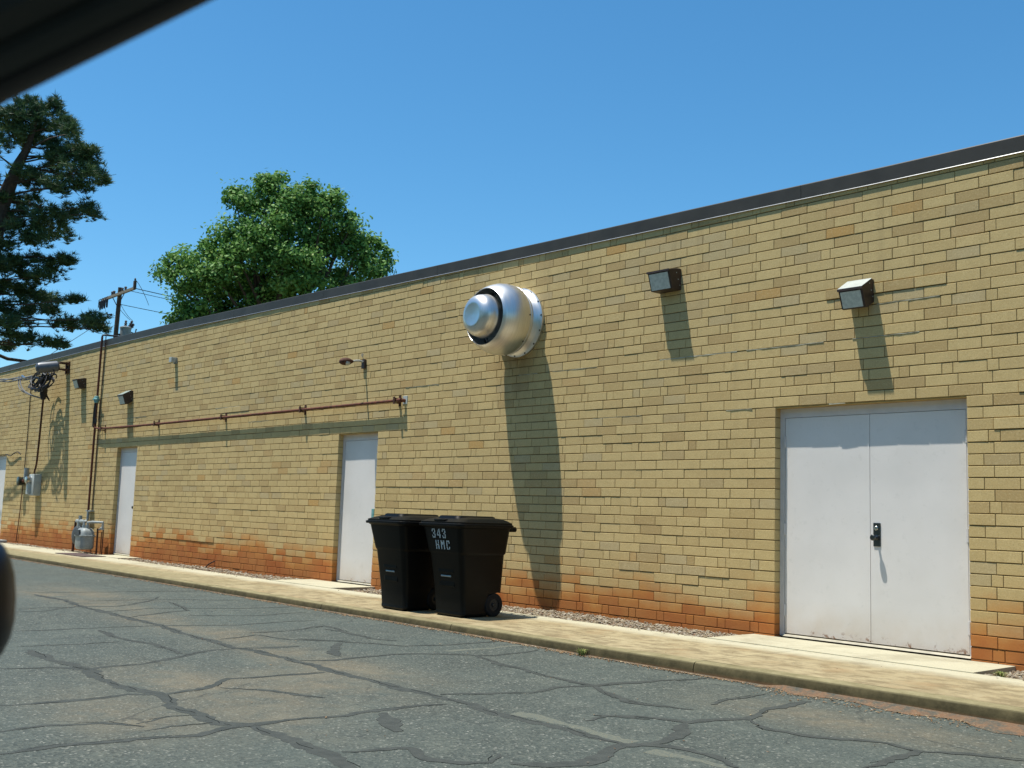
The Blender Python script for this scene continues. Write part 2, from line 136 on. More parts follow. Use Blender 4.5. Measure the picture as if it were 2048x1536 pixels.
def empty(name, at, label=None, cat=None, group=None, kind=None, unit=IN):
    o = bpy.data.objects.new(name, None); col.objects.link(o); o.empty_display_size = 0.2
    o.location = Vector(at) * unit; ORG[o.name] = tuple(at)
    return tag(o, label, cat, group, kind)
def copy_tree(o, parent=None):
    c = o.copy(); col.objects.link(c); c.parent = parent
    for ch in list(o.children): copy_tree(ch, c)
    return c

# ------------------------------------------------------------------ materials
def srgb(r, g, b): return tuple(((x/255+0.055)/1.055)**2.4 if x/255 > 0.04045 else x/255/12.92 for x in (r, g, b)) + (1,)
class NM:
    def __init__(s, name):
        s.m = bpy.data.materials.new(name); s.m.use_nodes = True; s.t = s.m.node_tree
        s.b = s.t.nodes['Principled BSDF']; s.b.inputs['Specular IOR Level'].default_value = 0.35
    def n(s, ty, **kw):
        nd = s.t.nodes.new(ty)
        for k, v in kw.items():
            if k.startswith('_'): nd.inputs[k[1:].replace('_', ' ')].default_value = v
            else: setattr(nd, k, v)
        return nd
    def l(s, a, b): s.t.links.new(a, b)
    def coord(s):
        if not hasattr(s, 'c'): s.c = s.n('ShaderNodeTexCoord')
        return s.c.outputs['Object']
    def noise(s, scale, detail=4, rough=0.55, vec=None, sc=None):
        nd = s.n('ShaderNodeTexNoise'); nd.inputs['Scale'].default_value = scale; nd.inputs['Detail'].default_value = detail; nd.inputs['Roughness'].default_value = rough
        v = vec or s.coord()
        if sc:
            mp = s.n('ShaderNodeMapping'); mp.inputs['Scale'].default_value = sc; s.l(v, mp.inputs[0]); v = mp.outputs[0]
        s.l(v, nd.inputs['Vector']); return nd.outputs['Fac']
    def vor(s, scale, feature='F1'):
        nd = s.n('ShaderNodeTexVoronoi', feature=feature); nd.inputs['Scale'].default_value = scale; s.l(s.coord(), nd.inputs['Vector']); return nd
    def ramp(s, fac, stops, interp='LINEAR'):
        nd = s.n('ShaderNodeValToRGB'); cr = nd.color_ramp; cr.interpolation = interp
        while len(cr.elements) < len(stops): cr.elements.new(0.5)
        for e, (p, c) in zip(cr.elements, stops): e.position = p; e.color = c if len(c) == 4 else c + (1,)
        s.l(fac, nd.inputs[0]); return nd.outputs[0]
    def mr(s, fac, a, b, c=0.0, d=1.0):
        nd = s.n('ShaderNodeMapRange'); nd.inputs[1].default_value = a; nd.inputs[2].default_value = b; nd.inputs[3].default_value = c; nd.inputs[4].default_value = d
        s.l(fac, nd.inputs[0]); return nd.outputs[0]
    def math(s, op, a, b=None):
        nd = s.n('ShaderNodeMath', operation=op)
        for i, x in enumerate((a, b)):
            if x is None: continue
            if isinstance(x, (int, float)): nd.inputs[i].default_value = x
            else: s.l(x, nd.inputs[i])
        return nd.outputs[0]
    def mix(s, fac, a, b, mode='MIX'):
        nd = s.n('ShaderNodeMix', data_type='RGBA', blend_type=mode)
        for i, x in ((0, fac), (6, a), (7, b)):
            if isinstance(x, (int, float)): nd.inputs[i].default_value = x
            elif isinstance(x, tuple): nd.inputs[i].default_value = x if len(x) == 4 else x + (1,)
            else: s.l(x, nd.inputs[i])
        return nd.outputs[2]
    def attr(s, name='tone'):
        nd = s.n('ShaderNodeAttribute', attribute_name=name); return nd.outputs['Fac']
    def xyz(s):
        nd = s.n('ShaderNodeSeparateXYZ'); s.l(s.coord(), nd.inputs[0]); return nd.outputs
    def bump(s, h, strength=0.3, dist=0.002):
        nd = s.n('ShaderNodeBump'); nd.inputs['Strength'].default_value = strength; nd.inputs['Distance'].default_value = dist
        s.l(h, nd.inputs['Height']); s.l(nd.outputs[0], s.b.inputs['Normal'])
    def out(s, colr=None, rough=0.6, metal=0.0, spec=None):
        if colr is not None:
            if isinstance(colr, tuple): s.b.inputs['Base Color'].default_value = colr if len(colr) == 4 else colr + (1,)
            else: s.l(colr, s.b.inputs['Base Color'])
        if isinstance(rough, (int, float)): s.b.inputs['Roughness'].default_value = rough
        else: s.l(rough, s.b.inputs['Roughness'])
        s.b.inputs['Metallic'].default_value = metal
        if spec is not None: s.b.inputs['Specular IOR Level'].default_value = spec
        return s.m
M = {}
def simple(name, c, rough=0.5, metal=0.0, var=0.25, scale=8.0, bump=0.1, c2=None, spec=0.35):
    k = NM(name); c = c[:3]
    c2 = (c2 or tuple(x*(1-var) for x in c))[:3]
    f = k.mr(k.noise(scale, 5, 0.6), 0.35, 0.65)
    cc = k.mix(f, c, c2)
    if bump: k.bump(k.noise(scale*12, 3), bump, 0.002)
    M[name] = k.out(cc, rough, metal, spec); return M[name]

def mat_brick():
    k = NM('buff_brick'); t = k.attr()
    base = k.ramp(t, [(0.0, (.535,.402,.182)), (0.30, (.585,.445,.205)), (0.62, (.555,.418,.19)), (0.78, (.51,.376,.168)), (0.92, (.43,.305,.135)), (0.975, (.50,.40,.215)), (1.0, (.50,.30,.10))])
    n1 = k.noise(9, 5, 0.65); base = k.mix(k.mr(n1, .40, .72, 0, .34), base, (.40,.29,.125))
    n2 = k.noise(95, 5, 0.75); base = k.mix(k.mr(n2, .50, .68, 0, .55), base, (.27,.17,.07))
    n3 = k.noise(55, 4, .7); base = k.mix(k.mr(n3, .52, .70, 0, .42), base, (.70,.57,.32))
    big = k.noise(0.55, 3, 0.5); base = k.mix(k.mr(big, .4, .7, 0, .16), base, (.33,.27,.13))
    # red clay splash low on the wall, brick by brick
    X_ = k.xyz(); z = X_[2]; fr = k.math('FRACT', k.math('MULTIPLY', t, 7.31))
    hx = k.noise(0.35, 3, .6)
    lim = k.math('ADD', k.math('MULTIPLY', k.mr(hx, .3, .7), 0.26), k.math('MULTIPLY', fr, 0.25))
    lim = k.math('ADD', lim, k.math('MULTIPLY', k.noise(5, 5, .7), 0.16))
    lim = k.math('ADD', lim, k.mr(X_[0], -13.0, -4.0, .15, .0))
    d = k.math('SUBTRACT', lim, z)
    f1 = k.mr(d, -0.09, 0.15, 0, .92)
    rc = k.mix(k.mr(k.noise(3, 4), .35, .65), (.42,.125,.024), (.50,.205,.042))
    rc = k.mix(k.mr(d, .10, .28, 0, .7), rc, (.29,.062,.014))
    c = k.mix(f1, base, rc)
    f2 = k.mr(d, -0.32, 0.02, 0, .42); c = k.mix(k.math('MULTIPLY', f2, k.mr(k.noise(1.3, 4), .35, .65)), c, (.46,.24,.075))
    # greasy brown run-off below the fan
    sx = k.math('ABSOLUTE', k.math('ADD', X_[0], 3.93)); st = k.math('MULTIPLY', k.mr(sx, .50, .08), k.mr(z, 2.3, 3.15))
    st = k.math('MULTIPLY', st, k.mr(z, 3.28, 3.10)); st = k.math('MULTIPLY', st, k.mr(k.noise(2.2, 5, .65, sc=(2.2, 1, .7)), .30, .62, .1, .8))
    c = k.mix(st, c, (.13,.075,.035))
    # faint water streaks from the coping
    ws = k.noise(1.0, 4, .6, sc=(5.5, 1, .28)); c = k.mix(k.math('MULTIPLY', k.mr(ws, .56, .72, 0, .35), k.mr(z, 1.5, 4.2)), c, (.27,.20,.10))
    k.bump(k.math('ADD', k.math('MULTIPLY', n2, .5), k.noise(45, 4, .7)), .55, .0022)
    M['brick'] = k.out(c, .88, 0, .2)
def mat_mortar():
    k = NM('mortar'); z = k.xyz()[2]
    c = k.mix(k.mr(k.noise(12, 4), .35, .65), (.27,.20,.095), (.19,.14,.065))
    c = k.mix(k.mr(z, .05, .45, .8, 0), c, (.19,.075,.03))
    k.bump(k.noise(120, 3), .5, .002); M['mortar'] = k.out(c, .95, 0, .1)
def mat_door(name):
    k = NM(name); z = k.xyz()[2]
    c = k.mix(k.mr(k.noise(1.6, 4), .3, .7), (.72,.695,.665), (.65,.63,.60))
    c = k.mix(k.mr(k.noise(14, 5, .7), .58, .75, 0, .25), c, (.42,.42,.38))
    low = k.mr(z, 0.0, 0.36, 1, 0)
    c = k.mix(k.math('MULTIPLY', low, k.mr(k.noise(4, 5, .65), .2, .75, .05, .6)), c, (.48,.35,.20))
    rustn = k.noise(17, 6, .75)
    rf = k.math('MULTIPLY', k.mr(rustn, .56, .62), k.mr(z, 0.02, 0.10, 1, 0))
    c = k.mix(rf, c, (.20,.075,.025))
    k.bump(k.noise(2.2, 3), .25, .01); M[name] = k.out(c, .42, 0, .4)
def mat_concrete():
    k = NM('pavement_concrete'); x, y, z = k.xyz()
    n = k.noise(1.1, 6, .65); n2 = k.noise(5, 6, .7, sc=(1, 1.5, 1)); n3 = k.noise(90, 3, .7)
    c = k.mix(k.mr(n, .35, .68), (.37,.315,.19), (.25,.20,.11))
    c = k.mix(k.mr(n2, .44, .62, 0, .78), c, (.155,.12,.065))
    c = k.mix(k.mr(k.noise(2.3, 4), .55, .75, 0, .5), c, (.27,.175,.085))
    # cleaner strip by the wall
    yy = k.math('ADD', y, k.math('MULTIPLY', k.noise(1.6, 5, .6), .35))
    c = k.mix(k.mr(yy, -0.98, -0.72, 0, .9), c, (.43,.41,.30))
    # dark mould towards the kerb
    c = k.mix(k.mr(k.math('ADD', y, k.math('MULTIPLY', k.noise(2.4, 5), .5)), -1.75, -1.95, 0, .55), c, (.17,.15,.085))
    c = k.mix(k.mr(n3, .45, .75, 0, .25), c, (.17,.14,.09)); c = k.mix(k.mr(k.noise(.9, 6, .75), .52, .64, 0, .32), c, (.13,.10,.055))
    c = k.mix(k.math('MULTIPLY', k.mr(x, -6.0, -12.0, 0, .75), k.mr(yy, -1.0, -1.25)), c, (.20,.18,.095))
    k.bump(k.math('ADD', n3, k.noise(25, 4)), .35, .002); M['concrete'] = k.out(c, .9, 0, .2)
def mat_kerb():
    k = NM('kerb_concrete'); x, y, z = k.xyz()
    c = k.mix(k.mr(k.noise(6, 6, .7), .35, .65), (.25,.22,.125), (.155,.135,.07))
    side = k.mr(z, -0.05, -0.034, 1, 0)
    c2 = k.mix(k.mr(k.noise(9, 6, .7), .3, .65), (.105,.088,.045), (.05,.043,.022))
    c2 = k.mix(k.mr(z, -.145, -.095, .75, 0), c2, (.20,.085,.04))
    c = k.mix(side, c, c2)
    k.bump(k.noise(60, 4, .7), .5, .003); M['kerb'] = k.out(c, .93, 0, .15)
def mat_asphalt():
    k = NM('asphalt'); du = k.attr('dust')
    v = k.vor(78); sp = k.n('ShaderNodeSeparateColor'); k.l(v.outputs['Color'], sp.inputs[0])
    c = k.ramp(sp.outputs[0], [(0, (.030,.038,.033)), (.35, (.072,.087,.074)), (.75, (.118,.136,.112)), (.95, (.175,.185,.15)), (.993, (.42,.42,.36))])
    c = k.mix(k.mr(v.outputs['Distance'], .004, .011, .0, .55), c, (.030,.037,.034))
    c = k.mix(k.mr(k.noise(.7, 5, .6), .35, .65, 0, .35), c, (.072,.094,.085))
    c = k.mix(k.mr(k.noise(3.5, 5, .65), .5, .75, 0, .3), c, (.14,.155,.125))
    dm = k.math('MULTIPLY', du, k.mr(k.noise(3.2, 6, .7), .28, .6))
    c = k.mix(k.math('MULTIPLY', dm, .42), c, (.21,.165,.10))
    wv = k.n('ShaderNodeVectorMath', operation='MULTIPLY_ADD'); nz = k.n('ShaderNodeTexNoise'); nz.inputs['Scale'].default_value = 2.2; nz.inputs['Detail'].default_value = 5; k.l(k.coord(), nz.inputs['Vector'])
    k.l(nz.outputs['Color'], wv.inputs[0]); wv.inputs[1].default_value = (.55, .55, 0); k.l(k.coord(), wv.inputs[2])
    for sc_, wd_, am in ((.62, .010, .55), (1.7, .006, .38)):
        ve = k.n('ShaderNodeTexVoronoi', feature='DISTANCE_TO_EDGE'); ve.voronoi_dimensions = '2D'; ve.inputs['Scale'].default_value = sc_; k.l(wv.outputs[0], ve.inputs['Vector'])
        ln = k.mr(ve.outputs['Distance'], wd_*sc_*.5, wd_*sc_*1.6, 1, 0)
        c = k.mix(k.math('MULTIPLY', ln, k.mr(k.noise(.9/sc_*.7, 4), .46, .58, 0, am)), c, (.022,.027,.026))
    k.bump(v.outputs['Distance'], .7, .006); M['asphalt'] = k.out(c, .85, 0, .3)
def mat_tar():
    k = NM('crack_sealer')
    c = k.mix(k.mr(k.noise(14, 6, .7), .35, .65), (.040,.046,.043), (.060,.067,.061))
    c = k.mix(k.mr(k.noise(220, 3, .7), .55, .7, 0, .6), c, (.095,.105,.095))
    k.bump(k.noise(90, 4), .4, .003); M['tar'] = k.out(c, .85, 0, .12)
    k = NM('faded_line_paint'); n = k.noise(60, 5, .8)
    c = k.mix(k.mr(n, .46, .54), (.122,.126,.094), (.083,.097,.082)); M['paint'] = k.out(c, .85)
    k = NM('red_clay_dirt'); c = k.mix(k.mr(k.noise(9, 6, .75), .40, .58), (.165,.098,.058), (.075,.075,.062)); c = k.mix(k.mr(k.noise(60, 4, .7), .5, .7, 0, .6), c, (.22,.17,.11)); k.bump(k.noise(70, 5), .8, .006); M['clay'] = k.out(c, .95, 0, .1)
    k = NM('bare_soil'); c = k.mix(k.mr(k.noise(6, 6, .7), .35, .65), (.17,.11,.06), (.11,.075,.045)); k.bump(k.noise(50, 5), .8, .006); M['soil'] = k.out(c, .95, 0, .1)
    k = NM('dry_ground'); c = k.mix(k.mr(k.noise(.4, 6, .7), .35, .65), (.075,.10,.035), (.17,.14,.08)); M['ground'] = k.out(c, .95, 0, .1)
def mat_tone(name, stops, rough=.85, bump=0, spec=.25, trans=0):
    k = NM(name); c = k.ramp(k.attr(), stops)
    if bump: k.bump(k.noise(60, 3), bump, .003)
    M[name] = k.out(c, rough, 0, spec)
    if trans:
        k.b.inputs['Transmission Weight'].default_value = 0
        tr = k.n('ShaderNodeBsdfTranslucent'); k.l(c, tr.inputs[0]); mx = k.n('ShaderNodeMixShader'); mx.inputs[0].default_value = trans
        o = k.t.nodes['Material Output']; k.l(k.b.outputs[0], mx.inputs[1]); k.l(tr.outputs[0], mx.inputs[2]); k.l(mx.outputs[0], o.inputs[0])
    return k
mat_brick(); mat_mortar(); mat_door('door_paint'); mat_concrete(); mat_kerb(); mat_asphalt(); mat_tar()
simple('frame_paint', (.63,.61,.595), .45, var=.12, scale=5)
simple('fascia', (.056,.053,.045), .5, var=.3, scale=2.5, bump=.08, spec=.3)
simple('fascia_trim', (.55,.56,.55), .35, .6, var=.2)
simple('lintel_steel', (.50,.33,.11), .7, var=.3)
simple('roof_membrane', (.22,.21,.2), .9)
simple('rust', (.15,.045,.022), .8, var=.5, scale=14, c2=(.06,.023,.014), bump=.4)
simple('rust_dark', (.10,.040,.024), .8, var=.5, scale=14, bump=.3)
simple('black_plastic', (.003,.0032,.003), .42, var=.3, scale=6, bump=.12, spec=.16)
simple('tyre', (.008,.008,.009), .8, bump=.1)
simple('dark_metal', (.03,.032,.035), .45, .3)
simple('bronze_paint', (.050,.032,.026), .45, var=.4, scale=10)
simple('white_plastic', (.45,.48,.45), .45, var=.2)
simple('grey_paint', (.30,.335,.33), .5, var=.25, scale=12)
simple('grey_dark', (.065,.075,.08), .55, var=.3, scale=12)
simple('teal_paint', (.16,.36,.36), .5, var=.3, scale=20)
simple('can_grey', (.12,.13,.145), .4, .25, var=.2)
simple('cable_black', (.018,.018,.02), .5, var=.3)
simple('cable_grey', (.20,.21,.22), .5, var=.3)
simple('chrome_dark', (.10,.11,.11), .28, .9, var=.3)
simple('chrome', (.55,.56,.55), .2, .95)
simple('pale_green_paint', (.25,.31,.28), .5, var=.2)
simple('crack_dark', (.016,.019,.019), .95, spec=.05)
simple('repair', (.50,.47,.34), .9, var=.35, scale=20)
simple('steel_threshold', (.50,.46,.35), .5, .1)
simple('wood_pole', (.105,.080,.062), .9, var=.45, scale=18, bump=.4)
simple('wood_arm', (.30,.26,.20), .9, var=.45, scale=20, bump=.4)
simple('transformer', (.30,.34,.35), .45, var=.15)
simple('porcelain', (.10,.085,.09), .3)
simple('bark', (.085,.062,.045), .95, var=.45, scale=10, bump=.6)
simple('interior_trim', (.014,.017,.016), .75, var=.3, scale=10, bump=.15)
simple('seal_rubber', (.004,.004,.005), .6)
simple('metal_grate', (.10,.065,.06), .7, var=.5, scale=40)
simple('mirror_shell', (.004,.004,.006), .35)
simple('plate_metal', (.42,.46,.45), .5, .3)
k = NM('stencil_paint'); n_ = k.noise(38, 5, .75); M['stencil'] = k.out(k.mix(k.mr(n_, .50, .66), (.62,.68,.70), (.09,.10,.10)), .7)
k = NM('spun_aluminium'); nn = k.noise(3, 5, .7, sc=(1, 30, 1)); cc = k.mix(k.mr(nn, .3, .7), (.74,.74,.72), (.60,.60,.575)); k.bump(k.noise(6, 3, .6, sc=(1, 60, 1)), .10, .002)
M['alu'] = k.out(cc, k.mr(nn, .3, .7, .30, .44), .97)
k = NM('lens_glass'); M['lens'] = k.out(k.mix(k.mr(k.noise(30, 3), .4, .6), (.52,.56,.51), (.42,.46,.42)), .25, 0, .6)
mat_tone('gravel', [(0, (0.285,0.236,0.149)), (.3, (0.211,0.161,0.105)), (.55, (0.347,0.310,0.236)), (.75, (0.136,0.099,0.068)), (.9, (0.434,0.409,0.335)), (1, (0.223,0.118,0.062))])
mat_tone('litter', [(0, (0.231,0.147,0.070)), (.4, (0.154,0.084,0.042)), (.7, (0.315,0.252,0.154)), (.9, (0.112,0.070,0.035)), (1, (0.434,0.399,0.315))])
mat_tone('oak_leaf', [(0, (.055,.14,.03)), (.4, (.115,.25,.055)), (.75, (.19,.36,.09)), (1, (.33,.45,.15))], .6, 0, .22, .3)
mat_tone('pine_needle', [(0, (.025,.060,.028)), (.5, (.052,.11,.042)), (.85, (.10,.165,.06)), (1, (.16,.20,.07))], .55, 0, .3, .12)
mat_tone('grass', [(0, (.10,.17,.03)), (.5, (.20,.24,.06)), (1, (.38,.33,.14))], .8)

# ================================================================== ground, asphalt, kerb, pavement
def interp(x, xs, ys): return float(np.interp(x, xs, ys))
def asph(X, Y): return interp(X, [-1000,-300,-75,28,130,300], [-4.4,-4.2,-4.1,-4.9,-5.7,-6.3]) + 0.010*(Y+85)
def kerbY(X): return interp(X, [-1600,-680,-450,-390,-209,-100,-10,32,130,700], [-70,-75.5,-79.5,-80.3,-84,-85.6,-87,-86,-84,-82])

g = MB(); g.add([(-24000,-24000,-26),(24000,-24000,-26),(24000,24000,-26),(-24000,24000,-26)], [(0,1,2,3)])
tag(g.build('ground', M['ground']), kind='structure')

xs = list(np.arange(-1500, -400, 25)) + list(np.arange(-400, 340, 7)) + list(np.arange(340, 760, 30))
ts = [0, 4, 10, 18] + list(np.arange(26, 300, 7)) + list(np.arange(300, 900, 40))
a = MB(); nx = len(xs); dust = []
for j, t in enumerate(ts):
    for X in xs:
        Y = kerbY(X) + 3 - t
        a.v.append((X, Y, asph(X, Y)))
        d = 0
        for (dx, dy) in DATA['dust']:
            sx = 34 if X > -260 else 60
            q = ((X-dx)/sx)**2 + ((Y-dy)/13)**2
            d = max(d, math.exp(-q))
        dust.append(d)
for j in range(len(ts)-1):
    for i in range(nx-1): a.face((j*nx+i+1, j*nx+i, (j+1)*nx+i, (j+1)*nx+i+1))
ao = a.build('road_asphalt', M['asphalt']); tag(ao, kind='structure')
at_ = ao.data.attributes.new('dust', 'FLOAT', 'POINT'); at_.data.foreach_set('value', np.array(dust, dtype=np.float32))

def ribbon(mb, pts, wd, lift, ragged=.35, seg=2.0, taper=True):
    P = []
    for i in range(len(pts)-1):
        p, q = Vector(pts[i]), Vector(pts[i+1]); n = max(1, int((q-p).length/seg))
        for k in range(n): P.append(p + (q-p)*k/n)
    P.append(Vector(pts[-1]))
    # wander
    ph = rnd.random()*9
    L = []; 
    for i, p in enumerate(P):
        d = (P[min(i+2, len(P)-1)] - P[max(i-2, 0)]).normalized(); nrm = Vector((-d.y, d.x))
        s = i*seg
        off = .7*math.sin(s*.11+ph) + .45*math.sin(s*.37+ph*2) + .25*math.sin(s*1.3+ph) + rnd.uniform(-.2,.2)
        if not ragged: off = 0
        w2 = wd*.5*(1 + ragged*math.sin(s*.17+ph*3) + rnd.uniform(-ragged, ragged)*1.3)
        if taper: w2 *= min(1, .35 + min(i, len(P)-1-i)*.16)
        w2 = max(w2, .10)
        L.append((p + nrm*(off+w2), p + nrm*(off-w2)))
    b = len(mb.v)
    for l, r_ in L:
        for q in (l, r_): mb.v.append((q.x, q.y, asph(q.x, q.y)+lift))
    for i in range(len(L)-1): mb.face((b+2*i, b+2*i+1, b+2*i+3, b+2*i+2))
tr = MB(); tr2 = MB()
for i, (wd, pts) in enumerate(DATA['cracks']): ribbon(tr, pts, .3+wd*(.85 if wd > 2 else 1.1), .035+.0022*i, .22)
for i, (wd, pts) in enumerate(DATA['cracks']):
    if wd < 1.05: continue
    # the open hairline left along the sealed band, broken up
    for q in range(len(pts)-1):
        p0, p1 = Vector(pts[q]), Vector(pts[q+1]); L_ = (p1-p0).length; s = rnd.uniform(0, 8)
        while s < L_ - 4:
            e2 = min(L_, s + rnd.uniform(5, 26)); o_ = rnd.uniform(-.3,.3)*wd
            d_ = (p1-p0).normalized(); nn_ = Vector((-d_.y, d_.x))*o_
            ribbon(tr2, [tuple(p0+d_*s+nn_), tuple(p0+d_*e2+nn_*.4)], rnd.uniform(.10, .24), .075+.0004*i, .5)
            s = e2 + rnd.uniform(1, 14)
tag(tr.build('crack_sealer', M['tar']), kind='stuff'); tag(tr2.build('open_crack', M['crack_dark']), kind='stuff')
pl = MB()
for i, (wd, pts) in enumerate(DATA['paint']): ribbon(pl, pts, wd*.85, .02, .3, taper=False)
tag(pl.build('faded_parking_line', M['paint']), kind='structure')

# kerb + pavement
JO = [-1400,-1260,-1140,-1015,-895,-790,-668,-552,-432,-310,-190,-92,30,150,272,394,516,640]
kb = MB()
prof = lambda X, zt: [(4.2, -12), (4.2, zt), (-.2, zt), (-.9, zt-.25), (-1.3, zt-.9), (-1.6, zt-2.2), (-1.9, -12)]
for a0, a1 in zip(JO[:-1], JO[1:]):
    rings = []
    n = max(2, int((a1-a0)/10))
    for i in range(n+1):
        X = a0 + .15 + (a1-a0-.3)*i/n; ky = kerbY(X)
        rings.append([(X, ky+1.2+py, pz + (.10*math.sin(X*.13)+.07*math.sin(X*.41) if pz > -3 else 0)) for py, pz in prof(X, -1.2)])
    kb.loft(rings)
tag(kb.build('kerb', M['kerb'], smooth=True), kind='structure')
pv = MB()
def backY(X): return interp(X, [-1600,-640,-600,-330,-102,-4,700], [-14,-14,-20,-28,-29.5,-29,-29])
for a0, a1 in zip(JO[:-1], JO[1:]):
    n = max(2, int((a1-a0)/12)); 
    for i in range(n):
        X0 = a0+.12+(a1-a0-.24)*i/n; X1 = a0+.12+(a1-a0-.24)*(i+1)/n
        k0, k1, b0, b1 = kerbY(X0)+5.5, kerbY(X1)+5.5, backY(X0), backY(X1)
        pv.add([(X0,k0,-1.25),(X1,k1,-1.25),(X1,b1,-.9),(X0,b0,-.9),(X1,b1,-9),(X0,b0,-9)], [(0,1,2,3),(3,2,4,5)])
# landings in front of the doors
for (x0, x1) in ((-9.5, 92), (-336, -268.5), (-640, -590), (-1000, -935)):
    pv.box(x0, x1, -29.4 if x1 > -500 else -19.5, -.15, -9, -.62)
tag(pv.build('pavement', M['concrete']), kind='structure')
so_ = MB(); so_.add([(-1500,-32,-2.3),(750,-32,-2.5),(750,2,-2.1),(-1500,2,-1.8)], [(0,1,2,3)])
tag(so_.build('planting_strip', M['soil']), kind='structure')

def inland(X, Y):
    for (x0, x1) in ((-11, 93), (-337, -267), (-641, -589), (-1001, -934)):
        if x0 < X < x1 and Y > (-34 if x1 > -500 else -24.5): return True
    return False
def chip(mb, X, Y, Z, s, flat=.45):
    a_ = rnd.random()*6.28; ca, sa = math.cos(a_), math.sin(a_)
    l = s*rnd.uniform(.6, 1.5); w_ = s*rnd.uniform(.35, .8); h = s*flat*rnd.uniform(.6, 1.3)
    tx, ty = rnd.uniform(-.35,.35), rnd.uniform(-.35,.35)
    vs = []
    for (u, v_, q) in ((-1,0,0),(0,-1,.1),(1,.1,0),(.1,1,-.1),(.1,.1,1),(0,0,-1)):
        x = u*l*.5; y = v_*w_*.5; z = q*h*.5 + tx*x + ty*y
        vs.append((X+x*ca-y*sa, Y+x*sa+y*ca, Z+z))
    mb.tone = rnd.random()
    mb.add(vs, [(0,1,4),(1,2,4),(2,3,4),(3,0,4),(1,0,5),(2,1,5),(3,2,5),(0,3,5)])
gv = MB()
for i in range(15500):
    u = rnd.random()
    X = 130 - 300*u**1.0 if i < 9500 else rnd.uniform(-1000, -170)
    by = backY(X)
    Y = rnd.uniform(by+.2, -.6)
    if inland(X, Y): continue
    chip(gv, X, Y, -1.9 + .3*math.sin(X*.05) + rnd.uniform(-.3,.7), rnd.uniform(.7, 1.9) if i < 9500 else rnd.uniform(1, 2.4))
for i in range(260):
    X = rnd.uniform(-1000, 130); by = backY(X); Y = by - abs(rnd.gauss(0, 2.5))
    if inland(X, Y): continue
    chip(gv, X, Y, -.75, rnd.uniform(.5, 1.1))
tag(gv.build('gravel_and_bark_chips', M['gravel']), kind='stuff')
# leaves, grit against the kerb
lt = MB()
for i in range(5200):
    X = rnd.uniform(-900, 160) if i % 2 else rnd.uniform(-260, 150)
    t = abs(rnd.gauss(0, 1.6)) + .3
    if X > 60: t = abs(rnd.gauss(0, 5.5))+.3
    if rnd.random() > .45 + .55*math.sin(X*.07)**2: continue
    Y = kerbY(X) - 1.1 - t
    chip(lt, X, Y, asph(X, Y)+.25, rnd.uniform(.35, 1.0)*(1.5 if rnd.random() < .06 else 1), .3)
for i in range(170):
    X = rnd.uniform(-420, 120); Y = rnd.uniform(-230, -90)
    chip(lt, X, Y, asph(X, Y)+.3, rnd.uniform(.35, .8), .3)
for i in range(60):
    X = rnd.uniform(-500, 80); Y = rnd.uniform(-84, -32)
    chip(lt, X, Y, -.95, rnd.uniform(.3, .7), .3)
tag(lt.build('leaf_litter', M['litter']), kind='stuff')
cb = MB()
P0 = []
for i in range(150):
    X = -700 + i*6.0; ky = kerbY(X)
    wd = .2 + 1.1*max(0, math.sin(i*.37)) + rnd.uniform(-.3,.5)
    if X > 45: wd = 1 + (X-45)*.10*(.6+.4*math.sin(X*.21)) + rnd.uniform(-2.2,2.2)
    P0.append((X, ky-.2, ky-1.0-max(.2, min(wd, 12))))
b = len(cb.v)
for X, y0, y1 in P0:
    cb.v.append((X, y0, asph(X, y0)+.3 + (.9 if X > 60 else 0))); cb.v.append((X, (y0+y1)/2, asph(X, y0)+.35+(.5 if X > 60 else 0))); cb.v.append((X, y1, asph(X, y1)+.1))
for i in range(len(P0)-1):
    for k_ in (0, 1): cb.face((b+3*i+k_, b+3*i+k_+1, b+3*i+k_+4, b+3*i+k_+3))
tag(cb.build('red_clay_silt', M['clay'], smooth='all'), kind='stuff')
# weeds: one tuft on the kerb, one by the right landing
def tuft(at, n, h, label, grp=None):
    g_ = MB()
    for i in range(n):
        a_ = rnd.random()*6.28; r0 = rnd.uniform(0, h*.35); L_ = h*rnd.uniform(.5, 1.1); le = rnd.uniform(.2, .9)
        x, y = at[0]+r0*math.cos(a_), at[1]+r0*math.sin(a_); z = at[2]
        ww = .12; c_, s_ = math.cos(a_), math.sin(a_)
        g_.tone = rnd.random()
        m_ = (x+c_*L_*le*.4, y+s_*L_*le*.4, z+L_*.6); e_ = (x+c_*L_*le, y+s_*L_*le, z+L_*(.9-le*.4))
        g_.add([(x-s_*ww, y+c_*ww, z), (x+s_*ww, y-c_*ww, z), (m_[0]+s_*ww, m_[1]-c_*ww, m_[2]), (m_[0]-s_*ww, m_[1]+c_*ww, m_[2]), e_], [(0,1,2,3),(3,2,4)])
    tag(g_.build('weed_tuft', M['grass'], at=at), label, 'weed', grp)
tuft((-16, -89.2, -4.6), 70, 3.2, 'small yellow dry weed growing where the kerb meets the asphalt, straight below the gravel strip')
tuft((97, -22, -2.6), 90, 3.4, 'short green grass tuft beside the right edge of the double door landing')
tuft((108, -16, -2.6), 110, 4.2, 'straw coloured grass clump against the brick wall at the right edge of the photo')

